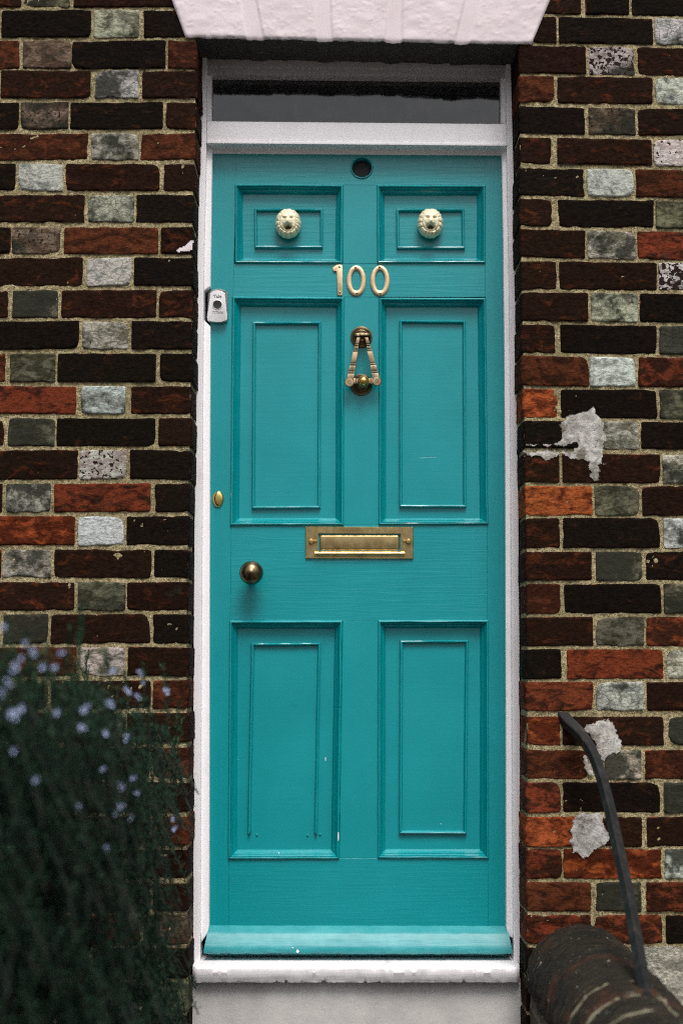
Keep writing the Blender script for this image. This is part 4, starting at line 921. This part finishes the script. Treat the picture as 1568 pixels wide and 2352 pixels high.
# ------------------------------------------------------------------ rosemary bush
bush = thing('rosemary_bush', (-.55, -.95, 0), 'dark green rosemary bush with pale blue flowers in front of the wall', 'bush')
contour = lambda x: np.interp(x, [-400, 0, 40, 90, 160, 200, 260, 330, 380, 410, 440], [1430, 1462, 1480, 1500, 1505, 1520, 1560, 1590, 1640, 1700, 1800])
right_lim = lambda y: np.interp(y, [1500, 1560, 1640, 1720, 1800, 1900, 2000, 2150, 2250, 2400], [190, 335, 415, 425, 392, 390, 384, 392, 420, 442])
LV, LF, LT, SV, SF = [], [], [], [], []; lo = 0; so_ = 0
def sprig(tip, length, lean, tone, fl=1.0):
    global lo, so_
    m = 7; base = tip+Vector((lean[0], lean[1], -1)).normalized()*length; bend = Vector((random.uniform(-.1, .1), random.uniform(-.1, .1), 0))*length
    pts = [base.lerp(tip, k/m)+bend*math.sin(math.pi*k/m)*.6 for k in range(m+1)]
    for k, p in enumerate(pts):
        r = .0014*(1-k/(m+1))+.0005
        for q_ in range(3): a = q_*2.094; SV.append((p.x+r*math.cos(a), p.y+r*math.sin(a), p.z))
    for k in range(m):
        for q_ in range(3): SF.append((so_+k*3+q_, so_+k*3+(q_+1) % 3, so_+(k+1)*3+(q_+1) % 3, so_+(k+1)*3+q_))
    so_ += 3*(m+1)
    cnt = int(length/.0030*fl); t = rng.random(cnt)**.8; P0 = np.array([list(p) for p in pts]); idx = t*m; i0 = np.minimum(idx.astype(int), m-1); fr_ = (idx-i0)[:, None]
    pos = P0[i0]*(1-fr_)+P0[i0+1]*fr_; ax = P0[-1]-P0[0]; ax /= np.linalg.norm(ax)
    az = rng.random(cnt)*2*math.pi; rad = np.stack([np.cos(az), np.sin(az), 0*az], -1); up = rng.uniform(.5, 1.3, cnt)*(.7+.9*t)
    dr_ = rad+ax*up[:, None]; dr_ /= np.linalg.norm(dr_, axis=1)[:, None]; ln_ = rng.uniform(.012, .024, cnt)*(1-.35*t)
    sd_ = np.cross(dr_, np.stack([np.sin(az), -np.cos(az), .5+0*az], -1)); sd_ = np.cross(dr_, rad+1e-3); sd_ /= np.linalg.norm(sd_, axis=1)[:, None]
    wv_ = sd_*.0016; q1 = pos; q2 = pos+dr_*(ln_*.5)[:, None]+wv_; q3 = pos+dr_*ln_[:, None]; q4 = pos+dr_*(ln_*.5)[:, None]-wv_
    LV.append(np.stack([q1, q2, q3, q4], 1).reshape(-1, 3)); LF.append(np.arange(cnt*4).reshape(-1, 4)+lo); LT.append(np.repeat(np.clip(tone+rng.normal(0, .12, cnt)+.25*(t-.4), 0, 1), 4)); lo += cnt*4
def bush_Y(px): return float(np.interp(px, [-300, 0, 200, 330, 430], [-1.35, -1.25, -1.02, -.72, -.32]))
cnt = 0
while cnt < 4800:
    px = random.uniform(-330, 430); py = random.uniform(1440, 2900)
    if py < contour(px)+random.uniform(-10, 45) or px > right_lim(min(py, 2400))-random.uniform(0, 26): continue
    Y = bush_Y(px)+random.uniform(-.16, .55)
    if Y > -.06: Y = -.06-random.random()*.1
    tip = P(px, py, Y)
    if tip.z < .12: continue
    sprig(tip, min(random.uniform(.09, .19), tip.z*.8), (random.uniform(-.75, .6), random.uniform(-.2, .7)), random.uniform(.05, .6)); cnt += 1
for (px, py, Y, L) in ((185, 1398, -1.0, .30), (192, 1420, -.95, .26), (163, 1440, -.98, .24), (205, 1490, -.25, .2), (330, 1528, -.75, .16), (108, 1478, -1.0, .18), (372, 1530, -.55, .14), (240, 1495, -.8, .18), (98, 1500, -1.1, .18), (60, 1455, -1.2, .16), (20, 1440, -1.3, .16), (412, 1610, -.4, .18), (420, 1650, -.25, .18), (205, 1530, -.12, .16), (285, 1540, -.6, .15)):
    sprig(P(px, py, Y), L, (random.uniform(-.08, .08), .05), 1.0, 1.5)
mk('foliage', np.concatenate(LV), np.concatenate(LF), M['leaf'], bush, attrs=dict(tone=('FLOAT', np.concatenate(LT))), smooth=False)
# woody stems from the ground
for k in range(26):
    px = random.uniform(-250, 250); Y = bush_Y(px)+random.uniform(0, .45); Y = min(Y, -.15); tip = P(px, random.uniform(2000, 2300), Y)
    b = Vector((-.6+random.uniform(-.25, .2), -.85+random.uniform(-.35, .35), 0)); r0 = .008
    pts = [b.lerp(tip, t/6)+Vector((0, 0, .06*math.sin(math.pi*t/6))) for t in range(7)]
    for i, p in enumerate(pts):
        r = r0*(1-i/8)
        for q_ in range(5): a = q_*1.2566; SV.append((p.x+r*math.cos(a), p.y+r*math.sin(a), p.z))
    for i in range(6):
        for q_ in range(5): SF.append((so_+i*5+q_, so_+i*5+(q_+1) % 5, so_+(i+1)*5+(q_+1) % 5, so_+(i+1)*5+q_))
    so_ += 35
mk('stem', SV, SF, M['stem'], bush)
# flowers
def flower_mesh(name, seed):
    r_ = random.Random(seed); V, Fc = [], []
    for q_ in range(r_.choice((3, 4, 5))):
        o_ = Vector((r_.uniform(-.007, .007), r_.uniform(-.006, .006), r_.uniform(-.010, .010))); fa = r_.uniform(-1, 1)
        for j in range(5):
            a = j*1.2566+r_.random(); L = r_.uniform(.005, .009); dx, dz = math.cos(a), math.sin(a); i0 = len(V)
            d = Vector((dx*math.cos(fa), -.5+dx*math.sin(fa)*.5, dz)).normalized(); s_ = d.cross(Vector((0, 1, 0.2))).normalized()*L*.42
            V += [o_, o_+d*L*.6+s_, o_+d*L, o_+d*L*.6-s_]; Fc.append((i0, i0+1, i0+2, i0+3))
    me = bpy.data.meshes.new(name); me.from_pydata([tuple(v) for v in V], [], Fc); me.materials.append(M['petal']); return me
fms = [flower_mesh('flower', s) for s in range(6)]
FL = [(20, 170), (195, 310), (165, 430), (222, 400), (272, 390), (110, 505), (430, 495), (400, 610), (70, 620), (15, 710), (180, 810), (165, 780), (105, 880), (80, 870), (120, 895), (35, 895), (690, 835), (665, 838), (885, 800), (900, 820), (645, 980), (665, 975), (845, 1010), (935, 990), (1005, 1060), (920, 520), (1115, 550), (1150, 640), (1140, 620), (1022, 685), (1330, 700), (1315, 820), (1090, 740), (465, 850), (485, 385), (535, 405), (350, 485), (840, 1310), (1080, 1380), (1150, 1390), (960, 1430), (965, 1470), (1105, 1500), (1190, 1545), (620, 1605), (965, 1595), (935, 1660), (1025, 1665), (1050, 1700), (1385, 1710), (1405, 1780), (1330, 1870), (120, 1160), (300, 1390), (850, 1960)]
def add_flower(px, py, Y, s=1.0):
    o = bpy.data.objects.new('flower', random.choice(fms)); COL.objects.link(o); o.parent = bush; p = P(px, py, Y)-ORG[bush.name]; o.location = p; o.scale = (s, s, s); o.rotation_euler = (0, random.uniform(-.8, .8), random.uniform(-.6, .6))
for (x, y) in [q for i_, q in enumerate(FL) if i_ % 4 != 3]:
    px, py = x/3.478, 1388.9+y/3.478; add_flower(px, py, bush_Y(px)-.20, random.uniform(.38, .62))
for k in range(18): px = random.uniform(-260, -30); add_flower(px, random.uniform(1500, 2100), bush_Y(px)-.18)
